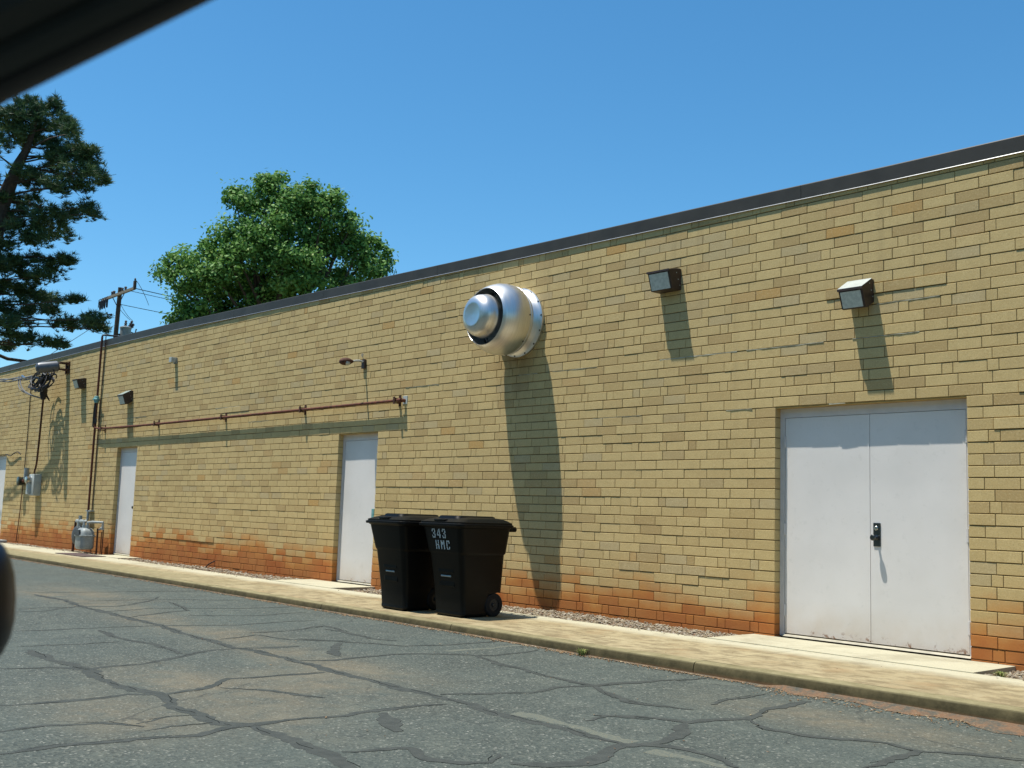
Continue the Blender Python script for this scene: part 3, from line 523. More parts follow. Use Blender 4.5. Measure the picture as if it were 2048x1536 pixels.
# ================================================================== the brick building
ROOF_X = [-1150,-990,-900,-708,-556,-435,-131,-46,44,99,200,440]
ROOF_Z = [182.0,182.6,183.4,184.2,183.8,182.0,177.6,176.6,175.4,175.1,174.6,174.0]
def roofz(X): return interp(X, ROOF_X, ROOF_Z)
BX0, BX1, BY1 = -1130.0, 440.0, 470.0
bld = empty('brick_building', (0,0,0), 'long single storey buff brick building with flat roof and four white doors', 'building')
OPEN = [(0.0, 77.3, 88.0), (-314.3, -272.9, 88.0), (-654.4, -613.4, 88.0), (-985.0, -944.0, 88.0)]
br = MB(); J = .195
LEDGES = [(32, 28, 66, .28), (5, -84, -24, .30), (4, -60, -34, .22), (34, 20, 60, .10), (28, -60, 10, .12), (4, -590, -470, .3), (5, -470, -420, .2), (33, -560, -520, .25), (27, -460, -430, .2), (14, -270, -190, .18), (19, 84, 110, .3), (22, 92, 112, .35), (20, -560, -505, .15)]
def put_brick(x0, x1, k):
    if x1 - x0 < 1.0: return
    zc = 4*k; 
    for (o0, o1, oz) in OPEN:
        if zc + 2 < oz:
            if x1 < o0 and o0 - x1 < 1.7: x1 = o0
            if x0 > o1 and x0 - o1 < 1.7: x0 = o1
    cut = [(x0, x1)]
    for (o0, o1, oz) in OPEN:
        if zc + 2 < oz:
            nc = []
            for (p, q) in cut:
                if q <= o0 - .05 or p >= o1 + .05: nc.append((p, q)); continue
                if p < o0 - 1.2: nc.append((p, o0))
                if q > o1 + 1.2: nc.append((o1, q))
            cut = nc
    for (p, q) in cut:
        if q - p < 1: continue
        xm = (p+q)/2
        y = -.10*abs(rnd.gauss(0, .5)) + .05*math.sin(xm*.021+k*1.9) + .04*math.sin(xm*.05+k*.7)
        for (lk, l0, l1, pr) in LEDGES:
            if lk == k and l0 < xm < l1: y -= pr
        t = rnd.random()
        patch = math.sin(xm*.013+k*.23)+math.sin(xm*.031-k*.41)
        if patch > 1.0 and rnd.random() < .3: t = min(.97, t+.3)
        br.tone = t
        dx, dz = rnd.uniform(-.035,.035), rnd.uniform(-.045,.045)
        tl = rnd.uniform(-.035,.035); tv = rnd.uniform(-.02,.02)
        X0, X1, Z0, Z1 = p+dx, q+dx, zc+J+dz, zc+4-J+dz
        c = .09
        # a slightly eased face in front, plain body behind
        v = [(X0,4.2,Z0),(X1,4.2,Z0),(X1,4.2,Z1),(X0,4.2,Z1),
             (X0,y+c-tl,Z0),(X1,y+c+tl,Z0),(X1,y+c+tl+tv,Z1),(X0,y+c-tl+tv,Z1),
             (X0+c,y-tl,Z0+c),(X1-c,y+tl,Z0+c),(X1-c,y+tl+tv,Z1-c),(X0+c,y-tl+tv,Z1-c)]
        br.add(v, [(8,9,10,11),(4,5,9,8),(5,6,10,9),(6,7,11,10),(7,4,8,11),(0,1,5,4),(1,2,6,5),(2,3,7,6),(3,0,4,7)])
for k in range(-2, 46):
    x = BX0
    if k % 6 == 0:
        n0 = int((BX0-6.6)//16); c0 = 6.6 + 16*n0
        segs = []
        while c0 < BX1 + 20:
            segs.append((c0-2, c0+2)); segs.append((c0+2, c0+14)); c0 += 16
    else:
        ph = 2.4 if k % 2 else 10.9
        c0 = ph + 12*math.floor((BX0-ph)/12); segs = []
        while c0 < BX1 + 12: segs.append((c0, c0+12)); c0 += 12
    for (p, q) in segs:
        p, q = max(p, BX0), min(q, BX1)
        if q - p < 1.2: continue
        if 4*k + 4 > roofz((p+q)/2) - .6: continue
        # narrow joints
        put_brick(p+.105, q-.105, k)
br.build('brick_wall', M['brick'], bld)
mo = MB(); MY = .30
xsplit = [BX0] + [v for o in sorted(OPEN) for v in o[:2]] + [BX1]
top = lambda X: roofz(X) - 1.0
for i in range(0, len(xsplit), 2):
    x0, x1 = xsplit[i], xsplit[i+1]
    mo.box(x0+(.12 if i else 0), x1-(.12 if i+2 < len(xsplit) else 0), MY, 4.35, -12, 88)
seg = ROOF_X
for p, q in zip([BX0]+[x for x in seg if BX0 < x < BX1], [x for x in seg if BX0 < x < BX1]+[BX1]):
    zt0, zt1 = top(p), top(q)
    mo.add([(p,MY,88),(q,MY,88),(q,4.35,88),(p,4.35,88),(p,MY,zt0),(q,MY,zt1),(q,4.35,zt1),(p,4.35,zt0)], [(0,3,2,1),(4,5,6,7),(0,1,5,4),(1,2,6,5),(2,3,7,6),(3,0,4,7)])
mo.build('mortar_bed', M['mortar'], bld)
sw = MB(); sw.tone = .3
sw.box(BX0, BX0+8, 4.5, BY1, -12, 172); sw.box(BX1-8, BX1, 4.5, BY1, -12, 172); sw.box(BX0, BX1, BY1-8, BY1, -12, 171.8)
sw.build('side_wall', M['brick'], bld)
rf = MB(); rf.box(BX0+1, BX1-1, 3, BY1-1, 165, 171); rf.build('roof', M['roof_membrane'], bld)
# fascia in lengths, with a bright drip edge
CUTS = [-1130,-1100,-960,-830,-700,-580,-460,-340,-222,-104.8,12,133,250,372,440]
fa = MB(); fd = MB()
for a0, a1 in zip(CUTS[:-1], CUTS[1:]):
    pts = [a0+.08] + [x for x in ROOF_X if a0 < x < a1] + [a1-.08]
    pr = [(x, roofz(x)) for x in pts]
    jit = rnd.uniform(-.03, .03)
    rings = [[(x, -.66+jit, z-5.7), (x, -.80+jit, z-.35), (x, -.6+jit, z), (x, 6.5, z+.25), (x, 6.5, z-.3), (x, -.45+jit, z-.5), (x, -.5+jit, z-5.7)] for x, z in pr]
    fa.loft(rings)
    rings = [[(x, -.82+jit, z-5.95), (x, -.70+jit, z-5.72), (x, -.2, z-5.72), (x, -.2, z-5.85), (x, -.6+jit, z-5.9)] for x, z in pr]
    fd.loft(rings)
    # soffit nailer behind the metal, closing the gap to the bricks
    rings = [[(x, -.42, z-5.5), (x, -.42, z-.6), (x, 5, z-.6), (x, 5, z-.95), (x, -.30, z-1.2), (x, -.30, z-5.5)] for x, z in pr]
    fa.loft(rings)
fo = fa.build('roof_fascia', M['fascia'], bld)
fd.build('drip_edge', M['fascia_trim'], fo)
for sd_x in (BX0, BX1):
    e_ = MB(); z = roofz(sd_x); e_.box(sd_x-1.4 if sd_x < 0 else sd_x+.1, sd_x-.1 if sd_x < 0 else sd_x+1.4, 0, BY1, z-6, z-.1); e_.build('side_fascia', M['fascia'], bld)
for (o0, o1, oz) in OPEN:
    li = MB(); li.box(o0+.05, o1-.05, .35, 4.6, 87.55, 87.95); li.build('steel_lintel', M['lintel_steel'], bld)
def smear(x0, x1, k, wd):
    REP = MB(); x = x0; pr = None
    while x < x1:
        z = 4*k + rnd.uniform(-.08,.08); y = -.06-rnd.random()*.12; h_ = wd*rnd.uniform(.3,1)
        cur = [(x, .3, z-h_), (x, y, z-h_), (x, y, z+h_*.7), (x, .3, z+h_*.7)]
        if pr: REP.loft([pr, cur])
        pr = cur
        x += rnd.uniform(1.5, 4)
    REP.build('repair_mortar', M['repair'], bld)
for s_ in ((-152,-138,28,.2),(-128,-96,28,.18),(-60,-18,28,.32),(-14,22,28,.22),(34,62,28,.2),(-248,-215,28,.15),(-640,-600,28,.2),(-480,-440,28,.25),(-430,-400,25,.2),(-100,-70,22,.15),(24,34,22,.35),(-24,-10,22,.25),(44,70,31,.25)): smear(*s_)

E = 3.6                                            # frame face depth behind the brick face
def door_unit(o0, o1, leaves, label, knob, z0=-.3):
    f = MB(); jw = 2.0
    f.box(o0+.15, o0+jw, E, E+5, z0, 87.5); f.box(o1-jw, o1-.15, E, E+5, z0, 87.5)
    f.box(o0+jw, o1-jw, E, E+5, 83.9, 87.5)
    f.box(o0+.05, o0+.35, E-.25, E+.1, z0, 87.5); f.box(o1-.35, o1-.05, E-.25, E+.1, z0, 87.5)   # sealant bead
    fr = f.build('door_frame', M['frame_paint'], bld)
    if label: fr['label'] = label
    xs_ = np.linspace(o0+jw+.1, o1-jw-.1, leaves+1)
    for i in range(leaves):
        d = MB(); d.cbox(xs_[i]+.09, xs_[i+1]-.09, E+.12, E+1.9, .75+.0*i, 83.75, .06)
        d.build('door_leaf', M['door_paint'], fr)
    bk = MB(); bk.box(o0+jw, o1-jw, E+2.2, E+3, z0, 84); bk.build('door_stop', M['grey_dark'], fr)
    t = MB(); t.prism_x([(E-1.0, -.34), (E-.6, .28), (E+2.2, .5), (E+2.2, -.34)], o0+jw-.6, o1-jw+.6); t.build('threshold', M['steel_threshold'], fr)
    hb = [(o0+jw, 1)] + ([(o1-jw, 1)] if leaves == 2 else [])
    for hx, _ in hb:
        for hz in (9.5, 40.5, 74.5):
            h = MB(); h.tube([(hx+.1, E-.12, hz-2.3), (hx+.1, E-.12, hz+2.3)], .30, 8)
            for q in range(5): h.tube([(hx+.1, E-.12, hz-2.3+q*.92+.02), (hx+.1, E-.12, hz-2.3+q*.92+.8)], .34, 8)
            h.box(hx-.7, hx+.8, E+.02, E+.16, hz-2.2, hz+2.2); h.build('hinge', M['frame_paint'], fr)
    return fr
d1 = door_unit(*OPEN[0][:2], 2, 'wide white double door in the brick wall at the right', None)
p_ = MB(); p_.cbox(40.0, 42.8, E-.22, E+.12, 35.4, 43.9, .12); p_.build('lock_plate', M['chrome_dark'], d1)
p_ = MB(); p_.lathe((41.3, E-.2, 42.0), (0,-1,0), [(0,.75),(.35,.78),(.5,.6),(.5,0)], 24); p_.build('lock_cylinder', M['chrome'], d1, smooth=True)
p_ = MB(); p_.lathe((41.4, E-.2, 38.6), (0,-1,0), [(0,.95),(.3,.9),(.45,.42),(1.5,.42),(1.9,.9),(2.3,1.12),(2.9,1.12),(3.25,.85),(3.3,0)], 28); p_.build('door_knob', M['chrome_dark'], d1, smooth=True)
d2 = door_unit(*OPEN[1][:2], 1, 'white single door behind the wheeled bins', None)
p_ = MB(); p_.cbox(-277.6, -275.2, E-2.4, E+.1, 38.2, 43.4, .2); p_.build('latch_guard', M['teal_paint'], d2)
d3 = door_unit(*OPEN[2][:2], 1, 'white single door beside the gas meter', None)
p_ = MB(); p_.lathe((-617.8, E+.1, 38.6), (0,-1,0), [(0,1.1),(.3,1.1),(.45,.5),(1.3,.5),(1.8,1.15),(2.5,1.2),(2.9,.8),(2.95,0)], 20); p_.build('door_knob', M['dark_metal'], d3, smooth=True)
d4 = door_unit(*OPEN[3][:2], 1, 'white single door at the far left end of the wall', None)

# ================================================================== exhaust fan
FX, FZ = -152.0, 138.5
fan = empty('exhaust_fan', (FX, 0, FZ), 'round spun aluminium exhaust fan sticking out high on the brick wall', 'exhaust fan')
up = (0,0,1); ax = (0,-1,0)
f = MB(); f.lathe((FX,0,FZ), ax, [(-.3,17.2),(.9,17.5),(1.6,17.5),(1.75,17.2),(2.0,16.6),(3.2,15.6),(5.0,14.2),(6.2,13.4),(7.0,13.1)], 96, up)
f.build('wall_flange', M['alu'], fan, smooth=True)
f = MB(); f.lathe((FX,0,FZ), ax, [(5.4,12.9),(5.2,14.2),(5.6,15.6),(6.6,16.6),(8.0,17.2),(8.15,17.45),(8.7,17.5),(8.85,17.3),(11,17.75),(14,17.8),(17,17.4),(20,16.4),(22.5,15.2),(24.2,14.2),(24.3,14.05),(24.1,13.9),(22,14.8),(19,16.0),(15,17.1),(10,17.2),(6,15.0)], 96, up)
f.build('housing', M['alu'], fan, smooth=True)
f = MB(); f.lathe((FX,0,FZ), ax, [(14,8),(22.4,10.5),(24.2,10.9),(24.5,10.9),(24.9,10.7),(26.5,10.5),(28.5,10.0),(30.2,9.2),(31.4,7.4),(31.9,6.2),(32.0,5.6),(31.9,5.2),(31.75,0.01)], 96, up)
f.build('motor_cap', M['alu'], fan, smooth=True)
for k in range(6):
    f = MB(); t = k*math.pi/3+.3; c_, s_ = math.cos(t), math.sin(t)
    f.tube([(FX+10.5*c_, -20, FZ+10.5*s_), (FX+16.0*c_, -18, FZ+16.0*s_)], .35, 6)
    f.build('inner_strut', M['grey_dark'], fan)
f = MB(); f.lathe((FX,0,FZ), ax, [(11,16.6),(12,2)], 48, up); f.build('baffle', M['grey_paint'], fan)
for k in range(14):
    t = k*2*math.pi/14+.12; c_, s_ = math.cos(t), math.sin(t); f = MB()
    f.lathe((FX+16.9*c_, -1.7, FZ+16.9*s_), ax, [(-.1,.5),(.3,.45),(.35,0)], 8); f.build('bolt', M['dark_metal'], fan)
for k in range(8):
    t = k*2*math.pi/8+.05; c_, s_ = math.cos(t), math.sin(t); f = MB()
    f.lathe((FX+17.4*c_, -9.9, FZ+17.4*s_), (c_,0,s_), [(0,.45),(.35,.4),(.4,0)], 8); f.build('bolt', M['dark_metal'], fan)

# ================================================================== wall pack lights
def wallpack(x0, x1, z0, z1, lip_z, lit, label, body):
    W = x1-x0; e = empty('wall_light', ((x0+x1)/2, 0, z0), label, 'wall light', 'box lights on the brick wall')
    D = 8.5
    zb = z0 + (-2.4 if lit else .2)
    prof_ = [(0.0, z0+.3), (0.0, z1), (-1.8, z1+.1), (-D, lip_z), (-D, lip_z-.6), (-6.0, zb), (-4.6, zb)]
    m_ = MB(); m_.prism_x(prof_, x0, x1); o = m_.build('housing', M[body], e)
    bv = o.modifiers.new('b', 'BEVEL'); bv.width = .006; bv.segments = 2
    # hood lip
    m_ = MB(); m_.prism_x([(-D-.45, lip_z+.1), (-D-.45, lip_z-.75), (-D+.3, lip_z-.75), (-D+.3, lip_z+.1)], x0-.25, x1+.25); m_.build('hood', M['teal_paint' if lit == 2 else body], e)
    if lit:
        m_ = MB(); m_.prism_x([(-1.8, z1+.13), (-D-.3, lip_z+.12), (-D-.3, lip_z+.25), (-1.8, z1+.26)], x0-.1, x1+.1); m_.build('top_cover', M['white_plastic' if x0 > 0 else 'pale_green_paint'], e)
    # lens on the slanting front
    a_ = Vector((-D, lip_z-.6)); b_ = Vector((-6.0, zb)); d_ = (b_-a_).normalized(); n_ = Vector((-abs(d_.y), -abs(d_.x)))
    p1, p2 = a_ + d_*.5, b_ - d_*.35
    pr_ = [tuple(p1-n_*.15), tuple(p1+n_*.18), tuple(p2+n_*.28), tuple(p2-n_*.15)]
    m_ = MB(); m_.prism_x(pr_, x0+.8, x1-.8); m_.build('lens', M['lens'], e)
    for q in (.25, .5, .78):
        m_ = MB(); m_.box(x1-.02, x1+.12, -D*q*.5-.2, -D*q*.5+.2, z0+(z1-z0)*q-.2, z0+(z1-z0)*q+.2)
        m_.build('screw', M['plate_metal'], e)
wallpack(-60.6, -48.6, 141.2, 151.0, 149.6, 0, 'dark bronze box light between the round fan and the double door', 'bronze_paint')
wallpack(33.2, 43.0, 124.6, 133.4, 129.3, 1, 'box light with a pale sloping top, directly above the double door', 'bronze_paint')
wallpack(-748.5, -737.5, 143.2, 152.8, 151.2, 0, 'small dark box light just left of the vertical rusty pipe', 'bronze_paint')
wallpack(-641.0, -630.0, 125.4, 134.6, 130.6, 1, 'box light with a pale green sloping hood above the door beside the gas meter', 'bronze_paint')
# small camera / sensor box
e = empty('sensor_light', (-552, 0, 150.5), 'tiny white sensor box high on the wall beneath the broad green tree', 'sensor')
m_ = MB(); m_.cbox(-554, -549.5, -1.3, 0, 150.6, 155.4, .2); m_.build('back_plate', M['grey_paint'], e)
m_ = MB(); m_.cbox(-553.8, -549.2, -5.2, -1.6, 151.4, 155.4, .3); m_.tube([(-551.6,-1.7,153),(-551.6,-1.2,153)], .9, 8); m_.build('head', M['white_plastic'], e)
# gooseneck lamp
e = empty('gooseneck_lamp', (-290, 0, 129), 'small brown shaded arm lamp above the rusty pipe over the middle door', 'wall lamp')
m_ = MB(); m_.cbox(-291.6, -288.4, -1.6, 0, 126.2, 131.6, .25); m_.build('junction_box', M['bronze_paint'], e)
m_ = MB(); m_.tube([(-290,-1.2,130),(-290,-4,130.6),(-290,-7,130.2),(-290,-9,129.6)], .62, 10); m_.build('arm', M['white_plastic'], e, smooth=True)
m_ = MB(); m_.lathe((-290,-8.5,129.6), (0,-1,-.12), [(0,.7),(1,1.1),(2.5,1.9),(5,2.3),(7.5,2.0),(9,1.2),(9.5,.1)], 24); m_.build('lamp_head', M['rust_dark'], e, smooth=True)
m_ = MB(); m_.lathe((-290,-13.2,128.6), (0,-.12,-1), [(-.2,2.5),(1.0,2.4),(1.7,1.5),(1.9,.05)], 24); m_.build('lens', M['white_plastic'], e, smooth=True)
m_ = MB(); m_.tube([(-290,-1.4,131.2),(-290,-1.6,132.5),(-290.3,-1.8,133.6)], .16, 6); m_.lathe((-290.3,-1.9,134.3), (0,-1,0), [(-.15,.9),(.15,.9),(.15,.55),(-.15,.55),(-.15,.9)], 14); m_.build('wire_loop', M['cable_grey'], e)

# ================================================================== pipework
pz = 104.6
e = empty('gas_pipe', (-475, -3, pz), 'long rusty horizontal gas pipe clipped across the wall above two doors', 'pipe')
m_ = MB(); m_.tube([(-700.5,-3,106.4),(-690,-3,105.0),(-600,-3,104.4),(-460,-3,104.5),(-350,-3,104.6),(-252,-3,104.7),(-248.6,-3,104.7)], .82, 12); pi = m_.build('pipe', M['rust'], e, smooth=True)
m_ = MB(); m_.tube([(-250.4,-3,104.7),(-247.4,-3,104.7)], 1.15, 12); m_.tube([(-248.2,-3,104.7),(-247.6,-1.4,104.7),(-247.6,.5,104.7)], 1.0, 12); m_.build('elbow', M['rust'], e, smooth=True)
m_ = MB(); m_.cbox(-249.6, -245.4, -.35, .1, 102.6, 107.4, .15); m_.build('sealant_patch', M['white_plastic'], e)
for bx in (-684, -575, -462.5, -355, -252.5):
    m_ = MB(); m_.box(bx-1.0, bx+1.0, -.35, .05, pz-3.0, pz+3.2); m_.box(bx-.8, bx+.8, -4.2, -.3, pz+1.0, pz+1.5)
    m_.box(bx-.8, bx+.8, -4.2, -.3, pz-1.5, pz-1.0); m_.box(bx-.8, bx+.8, -4.5, -4.0, pz-1.9, pz+2.2); m_.build('pipe_clamp', M['rust_dark'], e)
# riser over the roof
e = empty('gas_riser', (-700.3, -3, 28), 'tall vertical rusty gas pipe rising from the meter and bending over the roof edge', 'pipe')
m_ = MB(); m_.tube([(-700.3,-3,27),(-700.5,-3,80),(-700.3,-3,130),(-699.5,-3.2,186.6)], .95, 12); m_.build('riser', M['rust'], e, smooth=True)
m_ = MB(); m_.tube([(-699.5,-3.2,186.0),(-699.4,-3.1,187.4),(-699.2,-2.0,188.2),(-698,4,188.4),(-694,20,188.2),(-693.6,22,188.2),(-693.6,22.2,171)], .8, 12); m_.build('roof_bend', M['dark_metal'], e, smooth=True)
m_ = MB(); m_.tube([(-700.3,-3,26),(-700.3,-3,34)], 1.15, 12); m_.box(-705,-694,-3.6,-.1,33.6,34.8); m_.build('union', M['grey_paint'], e)
m_ = MB(); m_.lathe((-700.4,-3.4,131), (0,0,1), [(-3.2,1.1),(-2.8,2.0),(-1,2.3),(0,2.9),(1,2.3),(2.6,2.0),(3,1.1)], 12); m_.tube([(-703.5,-3.4,131),(-697,-3.4,131)], 1.3, 10); m_.tube([(-700.4,-6.4,131),(-700.4,-3,131)], 1.1, 10); m_.build('valve', M['teal_paint'], e)
m_ = MB(); m_.tube([(-702.8,-3.6,128),(-703.6,-3.6,118),(-703.6,-3.6,107.6),(-702.4,-3.6,107)], .75, 8); m_.tube([(-700.4,-3.6,128),(-700.4,-3.6,110),(-697.4,-3.6,110),(-697.4,-3.6,114)], .7, 8)
m_.tube([(-699,-3.2,130.2),(-692.6,-3.2,130.2),(-692.6,-3.2,118),(-692.9,-3.2,112)], .42, 8); m_.build('bypass_pipe', M['dark_metal'], e, smooth=True)
e = empty('steel_conduit', (-696.6, -1, 34), 'thin dark conduit running up the wall parallel to the tall gas pipe', 'conduit')
m_ = MB(); m_.tube([(-697.6,-1,34),(-697.8,-1,110),(-696.6,-1,187)], .42, 8); m_.build('conduit', M['rust_dark'], e, smooth=True)

# gas meter set
gx, gy = -680.0, -14.0
e = empty('gas_meter', (gx, gy, -2), 'grey painted gas meter with regulator and rusty stand pipe at the foot of the wall', 'gas meter')
def rring(cx, cy, z, hx, hy, r, n=6):
    o = []
    for (sx, sy, a0) in ((1,1,0),(-1,1,90),(-1,-1,180),(1,-1,270)):
        for q in range(n+1):
            t = R(a0+90*q/n); o.append((cx+sx*(hx-r)+r*math.cos(t), cy+sy*(hy-r)+r*math.sin(t), z))
    return o
m_ = MB(); m_.loft([rring(gx+6, gy, z, hx, hy, min(hx, hy)*.6) for z, hx, hy in ((2.4,7.2,4.6),(3.2,8.2,5.4),(4.5,8.6,5.8),(13,8.6,5.8),(13.2,9.6,6.6),(14.2,9.6,6.6),(14.4,8.6,5.8),(17,8.2,5.4),(19,6.8,4.4),(20,5.2,3.2))]); m_.build('meter_body', M['grey_paint'], e, smooth=True)
m_ = MB(); m_.cbox(gx+1.5, gx+10.5, gy-6.9, gy-5.6, 13.6, 18.6, .3); m_.build('index_cover', M['grey_dark'], e)
m_ = MB()
for sx in (-1, 1):
    m_.tube([(gx+6+sx*4.2, gy, 19),(gx+6+sx*4.2, gy, 22.5)], 1.6, 10)
m_.tube([(gx+1.8, gy, 22),(gx+1.8, gy, 24.6),(gx-2, gy+3, 25.2),(gx-13, gy+4, 25.2)], 1.15, 10)
m_.tube([(gx+10.2, gy, 22),(gx+10.2, gy, 24.6),(gx+14, gy+2, 25.2),(gx+22, gy+8, 25.2),(gx+22, gy+8, 19)], 1.15, 10)
m_.tube([(-700.3, -9.5, 25.2),(-700.3,-4,25.4),(-700.3,-3,27.5)], 1.1, 10)
m_.build('connecting_pipe', M['grey_paint'], e, smooth=True)
m_ = MB(); m_.lathe((gx-21, gy+4.5, 12.8), (.25,-1,0), [(-2.6,2.5),(-2.2,6),(-1.2,8.3),(-.4,8.8),(.4,8.8),(1.2,8.3),(2.2,6),(2.6,2.5),(3.2,2.2),(3.3,.1)], 36, caps=True); m_.build('regulator', M['grey_dark'], e, smooth=True)
m_ = MB(); m_.tube([(gx-21, gy+5, 19),(gx-21, gy+5, 25.4)], 2.4, 10); m_.tube([(gx-21, gy+5, 25.2),(gx-21, gy+5, 30)], 1.6, 8); m_.tube([(gx-28, gy+5, 25.0),(gx-13, gy+5, 25.0)], 1.8, 10); m_.build('shutoff_valve', M['grey_paint'], e, smooth=True)
m_ = MB(); m_.tube([(gx-28.5, gy+4, 25),(gx-28.8, gy+4, 18),(gx-27.5, gy+3, 6),(gx-27.5, gy+3, -3)], 1.1, 8); m_.build('stand_pipe', M['rust_dark'], e, smooth=True)
m_ = MB(); m_.tube([(gx+17, gy+6, 20),(gx+17.5, gy+6, 8),(gx+17.5, gy+6, -3)], .8, 8); m_.build('stand_pipe', M['rust_dark'], e, smooth=True)
e = empty('water_tap', (-661, -4, -2), 'small outdoor tap on a thin rusty pipe between the gas meter and the door', 'tap')
m_ = MB(); m_.tube([(-661,-4,-3),(-661,-4,20)], .5, 8); m_.tube([(-667,-3,-3),(-667,-3,17)], .4, 8); m_.build('pipe', M['rust_dark'], e)
m_ = MB(); m_.tube([(-661,-4,19.5),(-665,-4.4,20.5),(-668,-4.6,19)], .8, 8); m_.tube([(-663,-4.2,20),(-662,-5,23)], .35, 6); m_.lathe((-662,-5,23), (0,0,1), [(-.2,1.4),(.2,1.4),(.25,.1)], 10, caps=True); m_.build('tap_body', M['plate_metal'], e)
m_ = MB(); m_.box(-672,-612,-38,-19.6,-.9,-.45)
tag(m_.build('drain_grate', M['metal_grate'], at=(-642,-29,-.9)), 'flat dark rusty metal plate lying on the pavement in front of the gas meter', 'grate')
m_ = MB(); m_.tube([(-475.5,-1.0,-3.5),(-474,-2.5,-1.4),(-470,-3.2,.6),(-467,-1.8,2.4),(-465.4,.3,3.6)], .4, 8)
tag(m_.build('drain_hose', M['cable_black'], at=(-471,-2,-3), smooth=True), 'short black bent hose coming out of the wall near the ground', 'hose')
m_ = MB(); m_.cbox(-968,-896,-19,-7,-1.0,1.4,.4)
tag(m_.build('metal_sheet', M['plate_metal'], at=(-932,-13,-1)), 'pale flat metal sheet lying at the foot of the wall at the far left', 'metal sheet')

# ---------------- electric service: cables, splice can, boxes
def cab(pts, r, n=8, sub=6):
    P = [Vector(p) for p in pts]; o = []
    for i in range(len(P)-1):
        p0, p1, p2, p3 = P[max(i-1,0)], P[i], P[i+1], P[min(i+2, len(P)-1)]
        for k_ in range(sub):
            t = k_/sub
            o.append(.5*((2*p1)+(-p0+p2)*t+(2*p0-5*p1+4*p2-p3)*t*t+(-p0+3*p1-3*p2+p3)*t**3))
    o.append(P[-1]); m_.tube(o, r, n)
e = empty('splice_canister', (-786, 0, 166), 'grey cylindrical cable canister on a bracket high on the far left of the wall', 'cable canister')
m_ = MB(); m_.lathe((-787,-8,167.0), (-.12,-1,-.20), [(0,1.5),(.6,3.8),(2,5.0),(17,5.0),(19,4.6),(20.5,2.9),(21,.1)], 28, caps=False); m_.build('canister', M['can_grey'], e, smooth=True)
m_ = MB(); m_.box(-784,-781.6,-1.2,.1,160.5,171.5); m_.box(-791,-788.6,-1.2,.1,160.5,171.5); m_.box(-790,-782,-9,-.5,169.4,170.6); m_.box(-790,-782,-9,-.5,163.4,164.6); m_.build('bracket', M['rust_dark'], e)
e = empty('service_cable_bundle', (-810, -14, 140), 'tangled coil of black service cables hanging under the grey canister', 'cables')
m_ = MB()
rc = random.Random(4)
for i in range(20):
    c0 = Vector((-806+rc.uniform(-12,10), -15+rc.uniform(-5,5), 153+rc.uniform(-4,4))); rx, rz = rc.uniform(6,17), rc.uniform(5,11); t0 = rc.random()*6; tw = rc.uniform(-.8,.8)
    cab([c0+Vector((rx*math.cos(t0+q*.55), rx*.35*math.sin(t0+q*.55+tw), rz*math.sin(t0+q*.55))) for q in range(rc.randint(7,12))], rc.choice((.42,.55,.75)), 6, 4)
for i in range(7):
    xx = -792-i*2.6
    cab([(xx,-10-i*1.4,163),(xx-1+rc.uniform(-2,2),-12-i,157),(-808+rc.uniform(-6,6),-14,149),(-812+rc.uniform(-2,2),-10,142),(-812,-6,136)], .5, 6, 5)
m_.build('coiled_cable', M['cable_black'], e, smooth=True)
m_ = MB(); m_.lathe((-812,-12,148), (0,.0,-1), [(0,2.2),(2,3.6),(7,3.2),(11,2.2),(12,1)], 12, caps=True); m_.build('splice_boot', M['cable_black'], e, smooth=True)
m_ = MB()
for i in range(5):
    z0_ = 154+rc.uniform(-5,6); cab([(-800+i*-5,-16,z0_),(-806-i*4,-19,z0_+3),(-820-i*3,-20,z0_-1)], .7, 6, 5)
m_.build('grey_cable', M['cable_grey'], e, smooth=True)
e = empty('service_drop', (-850, -22, 160), 'twisted overhead supply cables coming in to the wall from the left edge', 'overhead cable')
m_ = MB()
for i in range(3):
    pts = []
    for q in range(26):
        t = q/25; x = -822 - 480*t; y = -20 - 26*t; z = 157.5 + 5*t + 13*t*t + 26*t*t
        pts.append((x, y+1.3*math.cos(q*.9+i*2.1), z+1.5*math.sin(q*.9+i*2.1)))
    m_.tube(pts, .62, 6)
cab([(-850,-22,160),(-846,-23,153),(-838,-22,146),(-826,-18,141),(-816,-12,138)], .6, 6); cab([(-856,-22,161),(-850,-23,150),(-836,-20,143),(-815,-10,137)], .5, 6)
m_.build('cable', M['cable_grey'], e, smooth=True)
m_ = MB(); m_.tube([(-846,-22,160.5),(-836,-21,157)], 1.1, 8); m_.build('wedge_clamp', M['chrome'], e)
e = empty('service_conduit', (-812, -1, 66), 'dark conduit dropping from the cable coil to the white meter box', 'conduit')
m_ = MB(); cab([(-811,-12,140),(-816,-10.6,128),(-826,-7.6,104),(-836,-4.8,82),(-842.5,-3.2,74),(-845,-3.2,70),(-845,-3.4,66)], .95, 8); m_.build('conduit', M['rust_dark'], e, smooth=True)
e = empty('thin_conduit', (-880, -1, 70), 'thin wire running down the wall left of the meter box', 'conduit')
m_ = MB(); cab([(-884,-1,166),(-884,-.8,140),(-882.5,-.8,110),(-881.5,-1.2,72)], .45, 6); cab([(-944,-1,88),(-935,-2,87),(-925,-2,86),(-915,-2,88.5),(-905,-1.5,89.5),(-898,-1,87)], .5, 6); m_.build('wire', M['cable_black'], e, smooth=True)
e = empty('meter_box', (-842, -4, 46), 'tall white meter box with a round glass meter on its side, far left', 'meter box')
m_ = MB(); m_.cbox(-847,-833,-7.2,0,46,66.5,.7); m_.build('cabinet', M['white_plastic'], e, smooth=True)
m_ = MB(); m_.cbox(-846.6,-840.6,-9.6,-7.0,47,58,.5); m_.build('door_panel', M['white_plastic'], e)
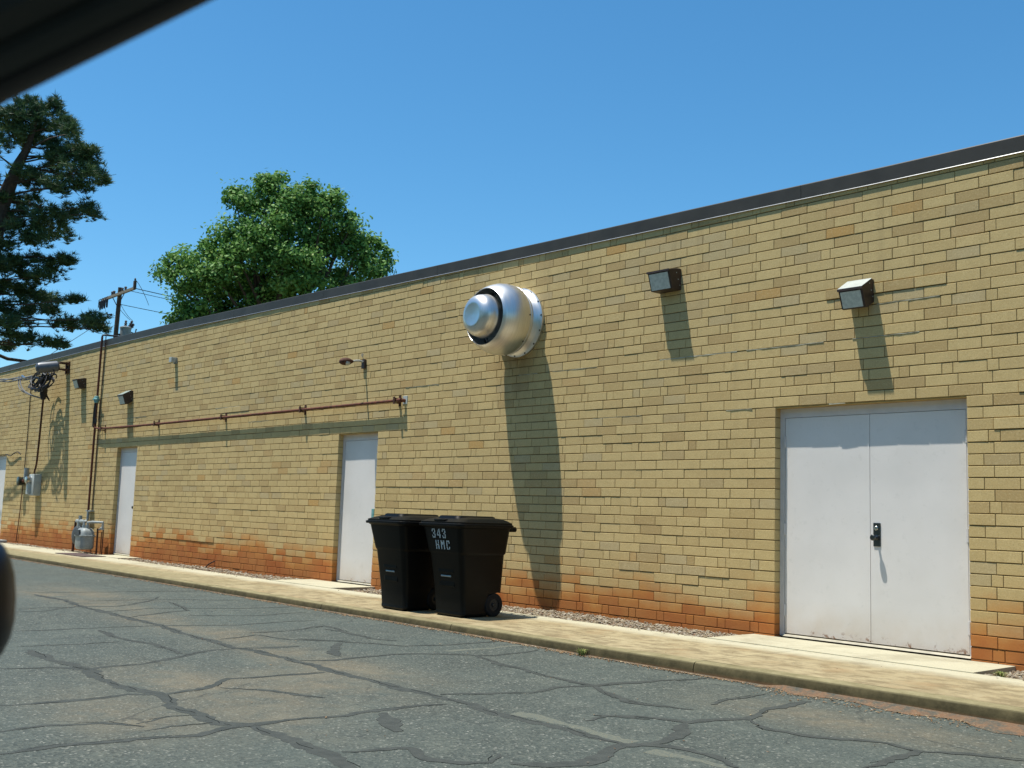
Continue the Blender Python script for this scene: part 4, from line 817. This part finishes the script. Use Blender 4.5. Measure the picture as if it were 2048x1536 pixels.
m_ = MB(); m_.lathe((-842.5,-7,60.8), (0,-1,0), [(0,4),(1,4),(1.2,3.5),(4.2,3.4),(4.8,2.8),(5,0.05)], 28); m_.build('round_meter', M['chrome'], e, smooth=True)
e = empty('small_meter', (-880, -3, 55), 'small round dark meter with a grey stub pipe beside the white meter box', 'meter')
m_ = MB(); m_.lathe((-880,0,60), (0,-1,0), [(0,3.4),(2,3.6),(6,4.4),(7,4.4),(7.2,3.8),(7.3,.05)], 28); m_.build('meter_head', M['chrome_dark'], e, smooth=True)
m_ = MB(); m_.tube([(-869,-3,62),(-869,-3,73)], 2.3, 14); m_.build('stub_pipe', M['grey_paint'], e, smooth=True)
m_ = MB(); m_.tube([(-876,-3,60),(-869,-3,61),(-869,-3,64)], 1.6, 10); m_.tube([(-866,-2,55),(-866,-2,60),(-860,-2,62)], .8, 8); m_.tube([(-882,-1.2,56),(-884,-1.2,30),(-888,-1.2,0)], .45, 8); m_.build('rusty_fitting', M['rust'], e, smooth=True)

# ================================================================== wheeled bins
def bin_rings(sections, n=5):
    out = []
    for (z, hx, yf, yr, r) in sections:
        cy = (yf+yr)/2; hy = (yr-yf)/2
        out.append(rring(0, cy, z, hx, hy, r, n))
    return out
def stroke(mb, rects, ox, oz, s, yfun):
    for (x0, x1, z0, z1) in rects:
        X0, X1, Z0, Z1 = ox+x0*s, ox+x1*s, oz+z0*s, oz+z1*s
        mb.add([(X0, yfun(Z0), Z0), (X1, yfun(Z0), Z0), (X1, yfun(Z1), Z1), (X0, yfun(Z1), Z1)], [(0,1,2,3)])
GL = {  # stencil glyphs, width .6, height 1
 '3': [(.05,.25,.86,1),(.31,.55,.86,1),(.42,.58,.56,.84),(.2,.42,.43,.57),(.42,.58,.16,.44),(.31,.55,0,.14),(.05,.25,0,.14),(0,.14,.68,.84),(0,.14,.16,.30)],
 '4': [(.36,.52,0,.30),(.0,.60,.26,.38),(.36,.52,.42,1),(.26,.36,.82,.96),(.18,.28,.66,.82),(.09,.19,.52,.68),(.0,.12,.38,.54)],
 'H': [(0,.16,0,1),(.42,.58,0,1),(.18,.40,.43,.57)],
 'M': [(0,.15,0,1),(.50,.65,0,1),(.16,.25,.66,.96),(.24,.33,.48,.76),(.32,.41,.48,.76),(.40,.49,.66,.96)],
 'C': [(0,.16,.14,.86),(.06,.27,.86,1),(.33,.52,.86,1),(.42,.58,.68,.86),(.06,.27,0,.14),(.33,.52,0,.14),(.42,.58,.14,.32)]}
def make_bin(label, text):
    b = empty('wheeled_bin', (0,0,0), label, 'bin', 'black wheeled bins on the pavement')
    S = [(0.3,9.0,.6,14.6,1.6),(1.2,9.7,0,15,2.0),(2.2,9.8,.15,15,2.0),(2.6,9.7,.2,15.0,2.0),(9.6,10.2,-.4,15.0,2.1),(10.4,10.4,-.5,21.6,2.4),(26.2,11.5,-2.9,22.0,2.7),(26.9,12.0,-3.3,22.5,2.8),(27.5,12.1,-3.5,22.6,2.8),(37.3,13.5,-5.7,23.2,2.8),(37.7,14.1,-6.3,23.6,3.0),(38.6,14.2,-6.4,23.7,3.0)]
    m_ = MB(); m_.loft(bin_rings(S)); m_.build('body', M['black_plastic'], b, smooth=30)
    yb = lambda z: float(np.interp(z, [2.6,9,9.8,26.2,27.2,28,37.3], [.3,-.4,-.5,-2.6,-3.6,-3.8,-5.7]))
    m_ = MB(); m_.loft(bin_rings([(37.9,14.9,-7.2,24.0,3.0),(38.2,15.1,-7.5,24.2,3.2),(39.0,15.1,-7.5,24.2,3.2),(39.2,14.6,-6.9,24.0,3.2),(39.3,14.5,-6.8,23.9,3.2),(39.9,14.5,-6.8,23.9,3.2),(40.2,13.9,-6.0,23.4,3.4),(40.9,12.9,-4.0,22.6,3.8),(41.7,11.0,-1.5,20.6,4.6),(42.0,9.0,1.5,17.5,4.6)], 6))
    m_.cbox(-3.6, 3.6, -6.6, -4.6, 40.1, 40.9, .25)
    m_.loft([rring(0, 8.8, z, hx, hy, 3) for z, hx, hy in ((40.9,8.0,11.6),(42.35,7.4,10.8),(42.6,6.8,10.2))])
    ld = m_.build('lid', M['black_plastic'], b, smooth=30)
    m_ = MB(); m_.tube([(-11.8,26.6,37.2),(11.8,26.6,37.2)], .75, 10)
    for sx in (-11, -4, 4, 11): m_.cbox(sx-.6, sx+.6, 22.6, 27.1, 36.2, 38.4, .25)
    m_.build('handle', M['black_plastic'], b, smooth=True)
    for sx in (-1, 1):
        m_ = MB(); m_.lathe((sx*8.0, 17.0, 5.1), (sx,0,0), [(0,2.2),(0,4.6),(.3,5.0),(1.9,5.0),(2.3,4.6),(2.3,2.6)], 28); wh = m_.build('wheel', M['tyre'], b, smooth=True)
        m_ = MB(); m_.lathe((sx*8.0, 17.0, 5.1), (sx,0,0), [(-.1,0.02),(1.6,2.7),(1.9,2.6),(1.7,1.0),(2.3,.7),(2.4,.02)], 16); m_.build('hub', M['dark_metal'], wh, smooth=True)
    m_ = MB(); m_.tube([(-8,17.0,5.1),(8,17.0,5.1)], .4, 8); m_.build('axle', M['plate_metal'], b)
    m_ = MB(); zz = 17.0; m_.tube([(-3.3, yb(zz)-.15, zz), (3.3, yb(zz)-.15, zz)], .34, 8); m_.build('lift_bar', M['plate_metal'], b)
    m_ = MB(); m_.cbox(-5.2, 5.2, yb(20)-.15, yb(20)+1.4, 18.4, 21.6, .3); m_.cbox(-5.2, 5.2, yb(14)-.15, yb(14)+1.4, 12.6, 15.2, .3); m_.build('lift_pocket', M['black_plastic'], b)
    if text:
        m_ = MB(); yf = lambda z: yb(z)-.06
        for i, ch in enumerate('343'): stroke(m_, GL[ch], -6.3+i*3.5, 32.9, 3.9, yf)
        for i, ch in enumerate('HMC'): stroke(m_, GL[ch], -4.5+i*3.5+(.3 if i == 2 else 0), 25.9 if i < 0 else 28.2, 3.8, yf)
        m_.build('stencilled_number', M['stencil'], b)
    return b
def put(b, x, y, z, rz):
    b.location = (x*IN, y*IN, z*IN); b.rotation_euler = (0, 0, R(rz))
put(make_bin('black wheeled bin with 343 and HMC stencilled in white on its front', True), -117.1, -67.6, -1.2, 0)
put(make_bin('plain black wheeled bin without lettering, standing left of the numbered bin', False), -151.6, -72.0, -1.2, -1.5)

# ================================================================== beyond the roof (metres)
def leafmesh(name, mat, parent, tris_v, tone, org, nper=3):
    """tris_v: (n,nper,3) array in metres"""
    n = tris_v.shape[0]; me = bpy.data.meshes.new(name)
    V = (tris_v.reshape(-1, 3) - np.array(org)); F = np.arange(n*nper, dtype=np.int32)
    me.vertices.add(n*nper); me.vertices.foreach_set('co', V.astype(np.float32).ravel())
    me.loops.add(n*nper); me.loops.foreach_set('vertex_index', F)
    me.polygons.add(n); me.polygons.foreach_set('loop_start', np.arange(0, n*nper, nper, dtype=np.int32))
    try: me.polygons.foreach_set('loop_total', np.full(n, nper, dtype=np.int32))
    except Exception: pass
    me.update(calc_edges=True)
    at_ = me.attributes.new('tone', 'FLOAT', 'FACE'); at_.data.foreach_set('value', tone.astype(np.float32))
    me.materials.append(mat); o = bpy.data.objects.new(name, me); col.objects.link(o); o.parent = parent
    return o
G0 = -26*IN
rg = np.random.default_rng(3)
def unit(n):
    v = rg.normal(size=(n, 3)); return v/np.linalg.norm(v, axis=1)[:, None]
# broad leaf tree
ob = np.array((-36.2, 14.6, G0))
oak = empty('broadleaf_tree', tuple(ob), 'broad rounded green leafy tree rising behind the roof at the centre left', 'tree', unit=1)
cl = np.array(DATA['oak']); V = []; T = []
for (x, y, z, r) in cl:
    r = r*1.12 if rg.random() < .75 else r*.7
    n = int(170 * (r/.45)**2) + 40; n = min(n, 460)
    ctr = np.array((x, y, z))
    d = unit(n); lob = 1 + .38*np.sin(d[:, 0]*5 + x*7)*np.sin(d[:, 2]*5 + z*9)
    rad = r*(lob*np.clip(rg.normal(.82, .30, n), .1, 1.7))[:, None]
    p = ctr + d*rad*np.array((1.15, 1.15, .8))
    s = rg.uniform(.055, .12, n)[:, None]
    nrm = d*.6 + unit(n)*.8 + np.array((0, 0, .5)); nrm /= np.linalg.norm(nrm, axis=1)[:, None]
    a_ = np.cross(nrm, unit(n)); a_ /= np.linalg.norm(a_, axis=1)[:, None]; b_ = np.cross(nrm, a_)
    V.append(np.stack([p - a_*s, p + b_*s*.55, p + a_*s*1.1, p - b_*s*.55], axis=1))
    T.append(np.clip(rg.normal(.42, .22, n) + rg.normal(0, .10), 0, 1))
leafmesh('foliage', M['oak_leaf'], oak, np.concatenate(V), np.concatenate(T), ob, 4)
def limbs(par, mat, base, fork, targets, r0, seed=1):
    t_ = MB(); t_.tube([base, base*.6+fork*.4+Vector((.1,0,0)), fork], [r0, r0*.8, r0*.62], 10)
    to = t_.build('trunk', mat, par, unit=1, smooth=True)
    t_ = MB(); q = random.Random(seed)
    for p in targets:
        p = Vector(p); mid = fork.lerp(p, .5) + Vector((q.uniform(-.3,.3), q.uniform(-.3,.3), q.uniform(-.2,.5)))
        L_ = (p-fork).length; rr = r0*.42*min(1, L_/5)
        t_.tube([fork - Vector((0,0,.3)), fork.lerp(mid, .5)+Vector((q.uniform(-.15,.15),0,q.uniform(0,.2))), mid, mid.lerp(p, .55), p], [rr, rr*.75, rr*.5, rr*.3, .012], 6)
    t_.build('limb', mat, par, unit=1, smooth=True)
idx = rg.choice(len(cl), 46, replace=False)
limbs(oak, M['bark'], Vector(ob), Vector((-36.2, 14.7, 7.0)), [cl[i][:3] for i in idx], .42)

# pine
pn = np.array(DATA['pine']); tk = [Vector(p) for p in DATA['trunk']]
pb = np.array((tk[0].x+.1, tk[0].y-.4, G0))
pine = empty('pine_tree', tuple(pb), 'tall dark pine with layered branches at the left edge behind the roof', 'tree', unit=1)
V = []; T = []
uax = np.array((rgt.x, rgt.y, 0)); uax /= np.linalg.norm(uax); vax = np.array((-uax[1], uax[0], 0))
br_t = []
for (x, y, z, rx, rz) in pn:
    dep = max(.5, min(rx, 1.6))
    nt_ = int(min(330, 40 + 250*rx*rz*1.2)); c0 = np.array((x, y, z))
    ns = int(6 + 26*rx*rz); sc = unit(ns)*(rg.uniform(.2, 1, ns)**.5)[:, None]
    q = sc[rg.integers(0, ns, nt_)] + rg.normal(0, .13/np.array((max(rx, .3), dep, max(rz, .25))), (nt_, 3))
    cen = c0 + uax*(q[:, :1]*rx*.92) + vax*(q[:, 1:2]*dep) + np.array((0,0,1))*(q[:, 2:3]*rz*.9)
    br_t.append(c0)
    toneb = rg.normal(.40, .12)
    for c in cen:
        n = 17; d = unit(n); d[:, 2] = np.abs(d[:, 2])*.8 + .05; d += np.array(((c-c0)[0], (c-c0)[1], 0))*.5; d /= np.linalg.norm(d, axis=1)[:, None]
        L_ = rg.uniform(.14, .32, n)[:, None]; s = unit(n)*.019
        base_ = c + unit(n)*.04
        V.append(np.stack([base_-s, base_+s, base_+d*L_], axis=1)); T.append(np.clip(toneb + rg.normal(0, .2, n) + rg.normal(0,.12), 0, 1))
leafmesh('foliage', M['pine_needle'], pine, np.concatenate(V), np.concatenate(T), pb, 3)
t_ = MB(); t_.tube([Vector(pb), tk[0]] + tk[1:], [.42, .36] + [.33, .27, .2, .14, .08, .04][:len(tk)-1], 10); t_.build('trunk', M['bark'], pine, unit=1, smooth=True)
t_ = MB(); q = random.Random(2)
for c in br_t:
    c = Vector(c)
    best = min(tk[1:-1], key=lambda p: abs(p.z-(c.z-.5)) + .0*(p-c).length)
    f_ = best.copy(); f_.z = min(max(c.z-.3, pb[2]+1), tk[-2].z)
    # point on trunk at that height
    for a0, a1 in zip([Vector(pb)]+tk[:-1], tk):
        if a0.z <= f_.z <= a1.z: f_ = a0.lerp(a1, (f_.z-a0.z)/max(.01, a1.z-a0.z)); break
    mid = f_.lerp(c, .5) + Vector((0,0,q.uniform(-.15,.25)))
    t_.tube([f_, mid, c], [.05, .03, .012], 5)
    for k_ in range(3):
        e_ = c + Vector((q.uniform(-.7,.7), q.uniform(-.5,.5), q.uniform(-.2,.25))); t_.tube([c.lerp(mid, .25), e_], [.022, .008], 4)
# bare low branch seen over the roof at the left edge
t_.tube([Vector((-43.0,2.6,6.2)), Vector((-41.6,4.2,7.15)), Vector((-41.2,4.9,6.85)), Vector((-40.6,5.9,6.75)), Vector((-40.3,6.5,7.0)), Vector((-40.1,6.9,7.15))], [.10,.08,.07,.06,.04,.015], 6)
t_.build('branch', M['bark'], pine, unit=1, smooth=True)

# utility pole
px, py = -46.95, 11.58
po = empty('utility_pole', (px, py, G0), 'leaning wooden utility pole with a crossarm of insulators beyond the roof', 'utility pole', unit=1)
t_ = MB(); t_.tube([(px-.55, py+.02, G0), (-46.74, 11.55, 11.73)], [.14, .105], 12); t_.build('pole', M['wood_pole'], po, unit=1)
A0, A1 = Vector((-48.0, 11.35, 11.20)), Vector((-45.0, 11.72, 11.46)); dA = (A1-A0).normalized(); nA = Vector((-dA.y, dA.x, 0)).normalized()
for sgn in (-1,):
    t_ = MB(); o_ = nA*.16*sgn
    rings = []
    for P in (A0+o_, A1+o_): rings.append([tuple(P+nA*a_+Vector((0,0,b_))) for a_, b_ in ((-.055,-.065),(.055,-.065),(.055,.065),(-.055,.065))])
    t_.loft(rings); t_.build('crossarm', M['wood_arm'], po, unit=1)
t_ = MB()
for s_ in (-.55, .6): t_.tube([A0.lerp(A1, .5)+dA*s_+nA*-.16-Vector((0,0,.05)), Vector((-46.8,11.5,10.75))], .022, 5)
t_.build('brace', M['rust_dark'], po, unit=1)
for u in (.0, .07, .14, .22, .30, .36, .62, .72):
    P = A0.lerp(A1, u)+nA*-.16; t_ = MB()
    if u < .27:
        t_.lathe(P+Vector((0,0,-.08))-nA*.12, (.05,0,-1), [(0,.03),(.04,.06),(.4,.05),(.46,.03)], 8, caps=True); t_.tube([P+Vector((0,0,.02))-nA*.12, P+Vector((.14,0,-.08))-nA*.25, P+Vector((.12,0,-.45))-nA*.25], .022, 5)
        t_.build('fuse_cutout', M['dark_metal'], po, unit=1)
    else:
        t_.lathe(P+Vector((0,0,.06)), (0,0,1), [(0,.03),(.06,.07),(.1,.05),(.16,.075),(.2,.03)], 8, caps=True); t_.build('insulator', M['porcelain'], po, unit=1)
t_ = MB(); P = A1 + nA*-.16; t_.loft([[tuple(P+Vector((a_,b_,c_))) for a_, b_ in ((-.06,-.06),(.06,-.06),(.06,.06),(-.06,.06))] for c_ in (-.05, .36)]); t_.lathe(P+Vector((0,0,.36)), (0,0,1), [(0,.03),(.1,.05),(.14,.02)], 8, caps=True); t_.build('arm_end_bracket', M['wood_pole'], po, unit=1)
W0 = Vector((-46.85, 11.56, 0)); 
tc = Vector((-46.93, 12.05, 9.1))
t_ = MB(); t_.lathe(tc, (0.02,0,1), [(-.6,.24),(-.58,.27),(.62,.27),(.64,.29),(.70,.29),(.74,.2),(.78,.02)], 20, caps=True); tf = t_.build('transformer_can', M['transformer'], po, unit=1, smooth=True)
for dx, dy, h in ((-.05,.0,.5),(.04,.16,.55),(.0,.3,.35)):
    t_ = MB(); t_.lathe(tc+Vector((dx,dy,.72)), (.1,.35 if dy > .1 else 0,1), [(0,.05),(.08,.09),(.12,.05),(.18,.09),(.22,.05),(h*.6,.07),(h*.7,.02)], 8, caps=True); t_.build('bushing', M['porcelain'], tf, unit=1)
t_ = MB(); t_.tube([tc+Vector((0,.24,.5)), tc+Vector((0,.5,.45)), tc+Vector((0,.55,.7))], .035, 6); t_.tube([tc+Vector((0,-.5,.3)), tc+Vector((0,-.2,.3))], .05, 6); t_.tube([tc+Vector((0,-.5,-.3)), tc+Vector((0,-.2,-.3))], .05, 6); t_.tube([(-46.9,11.3,10.35),(-46.95,11.1,10.3),(-46.97,11.05,10.42)], .05, 6); t_.build('mounting_bracket', M['dark_metal'], po, unit=1)
def sag(a_, b_, s, n=14):
    a_, b_ = Vector(a_), Vector(b_); return [a_.lerp(b_, i/n) - Vector((0,0,s*4*(i/n)*(1-i/n))) for i in range(n+1)]
t_ = MB()
t_.tube(sag(P+Vector((0,.05,.4)), tc+Vector((.0,1.1,2.0)), -.1), .012, 4)
t_.tube(sag((-46.8,11.55,10.75), tc+Vector((.02,.2,1.1)), .05), .011, 4); t_.tube(sag((-46.8,11.6,11.0), tc+Vector((.02,.3,1.1)), .1), .011, 4)
t_.tube(sag(A0+Vector((0,0,-.4)), (-46.95,11.3,10.35), .25), .011, 4)
t_.build('jumper_wire', M['cable_black'], po, unit=1)
lines = [(P+Vector((0,0,.0)), 1.0, .020), (P-dA*.4+Vector((0,0,-.05)), .9, .014), (Vector((-46.8,11.62,10.9)), .9, .016)]
e = empty('overhead_wire', (-40, 20, 9), 'overhead power lines running right from the utility pole into the leafy tree', 'power lines', unit=1)
t_ = MB()
for i, (s0, sg, r_) in enumerate(lines):
    end = Vector((-33.5+i*.3, 36+i*.5, 8.9 - i*.35)); t_.tube(sag(s0, end, sg*.4, 20), r_, 5)
t_.build('line_wire', M['cable_black'], e, unit=1)
e = empty('guy_wire', (-48, 9, 5), 'thin stay wire slanting down left from the utility pole', 'stay wire', unit=1)
t_ = MB(); t_.tube([(-46.95,11.4,10.4), (-49.6,6.6,6.0), (-53.5,-.5,G0)], .014, 5); t_.build('wire', M['cable_black'], e, unit=1)

# ================================================================== the car the photo is taken from (metres, just around the viewpoint)
C0 = Vector(CAM)
def cp(u, v, d):                                   # a place in the car, d metres ahead of the seat position
    dr = fwd + rgt*(u-1024)/2177.27 + upv*(768-v)/2177.27
    return C0 + dr*d
car = empty('car_door_frame', tuple(C0 + fwd*.5 + upv*.2), 'dark blurred car window frame crossing the top left corner of the photo', 'car', unit=1)
D = .52
t_ = MB()
# header trim: inner fabric, metal fold, rubber seal, each a long rounded bar following the window edge
def bar(edge0, edge1, depth, thick, name, mat, dz=0.0):
    m2 = MB(); rings = []
    for i in range(13):
        s = i/12
        a_ = Vector(edge0[0]).lerp(Vector(edge0[1]), s); b_ = Vector(edge1[0]).lerp(Vector(edge1[1]), s)
        bow = -14*math.sin(math.pi*min(1, max(0, s)))*.0
        pa = cp(a_.x, a_.y+bow, depth); pb_ = cp(b_.x, b_.y+bow, depth); nrm = fwd*thick
        dr = (pb_-pa)
        ring = []
        for k_ in range(12):
            t = 2*math.pi*k_/12
            cx, sx = math.cos(t), math.sin(t)
            ring.append(tuple(pa + dr*(.5+.5*math.copysign(abs(cx)**.6, cx)) + nrm*math.copysign(abs(sx)**.6, sx)))
        rings.append(ring)
    m2.loft(rings); return m2.build(name, mat, car, unit=1, smooth=True)
bar(((-420,408),(700,-148)), ((-420,352),(700,-188)), D, .010, 'window_seal', M['seal_rubber'])
bar(((-420,362),(700,-180)), ((-420,270),(700,-290)), D-.01, .014, 'frame_trim', M['interior_trim'])
bar(((-420,285),(700,-272)), ((-420,-120),(700,-640)), D-.03, .02, 'headliner', M['interior_trim'])
mir = empty('car_mirror', tuple(cp(-60, 1200, .75)), 'black rounded edge of the car door mirror at the left edge of the photo', 'car mirror', unit=1)
m2 = MB(); rings = []
cc = cp(-86, 1203, .78)
for i in range(13):
    t = math.pi*i/12; h = -math.cos(t); r_ = max(.02, math.sin(t)**.55)
    ring = []
    for k_ in range(24):
        q = 2*math.pi*k_/24
        ring.append(tuple(cc + fwd*(h*.03) + rgt*(math.copysign(abs(math.cos(q))**.75, math.cos(q))*r_*.0385) + upv*(math.copysign(abs(math.sin(q))**.8, math.sin(q))*r_*.0525)))
    rings.append(ring)
m2.loft(rings); m2.build('shell', M['mirror_shell'], mir, unit=1, smooth='all')

# ================================================================== trees added unseen behind the viewpoint to block low sky light (metres)
wd_ = empty('added_woodland', (-8, -24, G0), 'added dark trees across the lot, unseen, blocking low sky light from the brick wall', 'added_woodland', kind='stuff', unit=1)
rg2 = np.random.default_rng(8); V = []; T = []
for i in range(900):
    x = rg2.uniform(-60, 48); y = -23 - abs(rg2.normal(0, 2.0)); z = rg2.uniform(0, 11.5)
    n = 40; d = rg2.normal(size=(n, 3)); d /= np.linalg.norm(d, axis=1)[:, None]; p = np.array((x, y, z)) + d*rg2.uniform(.4, 1.7, n)[:, None]
    s = rg2.uniform(.12, .3, n)[:, None]; a_ = rg2.normal(size=(n, 3)); a_ /= np.linalg.norm(a_, axis=1)[:, None]; b_ = np.cross(a_, d); b_ /= np.linalg.norm(b_, axis=1)[:, None]
    V.append(np.stack([p-a_*s, p+b_*s, p+a_*s, p-b_*s], axis=1)); T.append(rg2.uniform(0, .5, n))
leafmesh('foliage', M['oak_leaf'], wd_, np.concatenate(V), np.concatenate(T), (-8, -24, G0), 4)
t_ = MB()
for i in range(26):
    x = -58 + i*4.1 + rg2.uniform(-1, 1); y = -25.5 + rg2.uniform(-1.5, 1); t_.tube([(x, y, G0), (x+.2, y, 5), (x-.1, y, 9.5)], [.25, .19, .06], 7)
t_.build('trunks', M['bark'], wd_, unit=1)['kind'] = 'stuff'
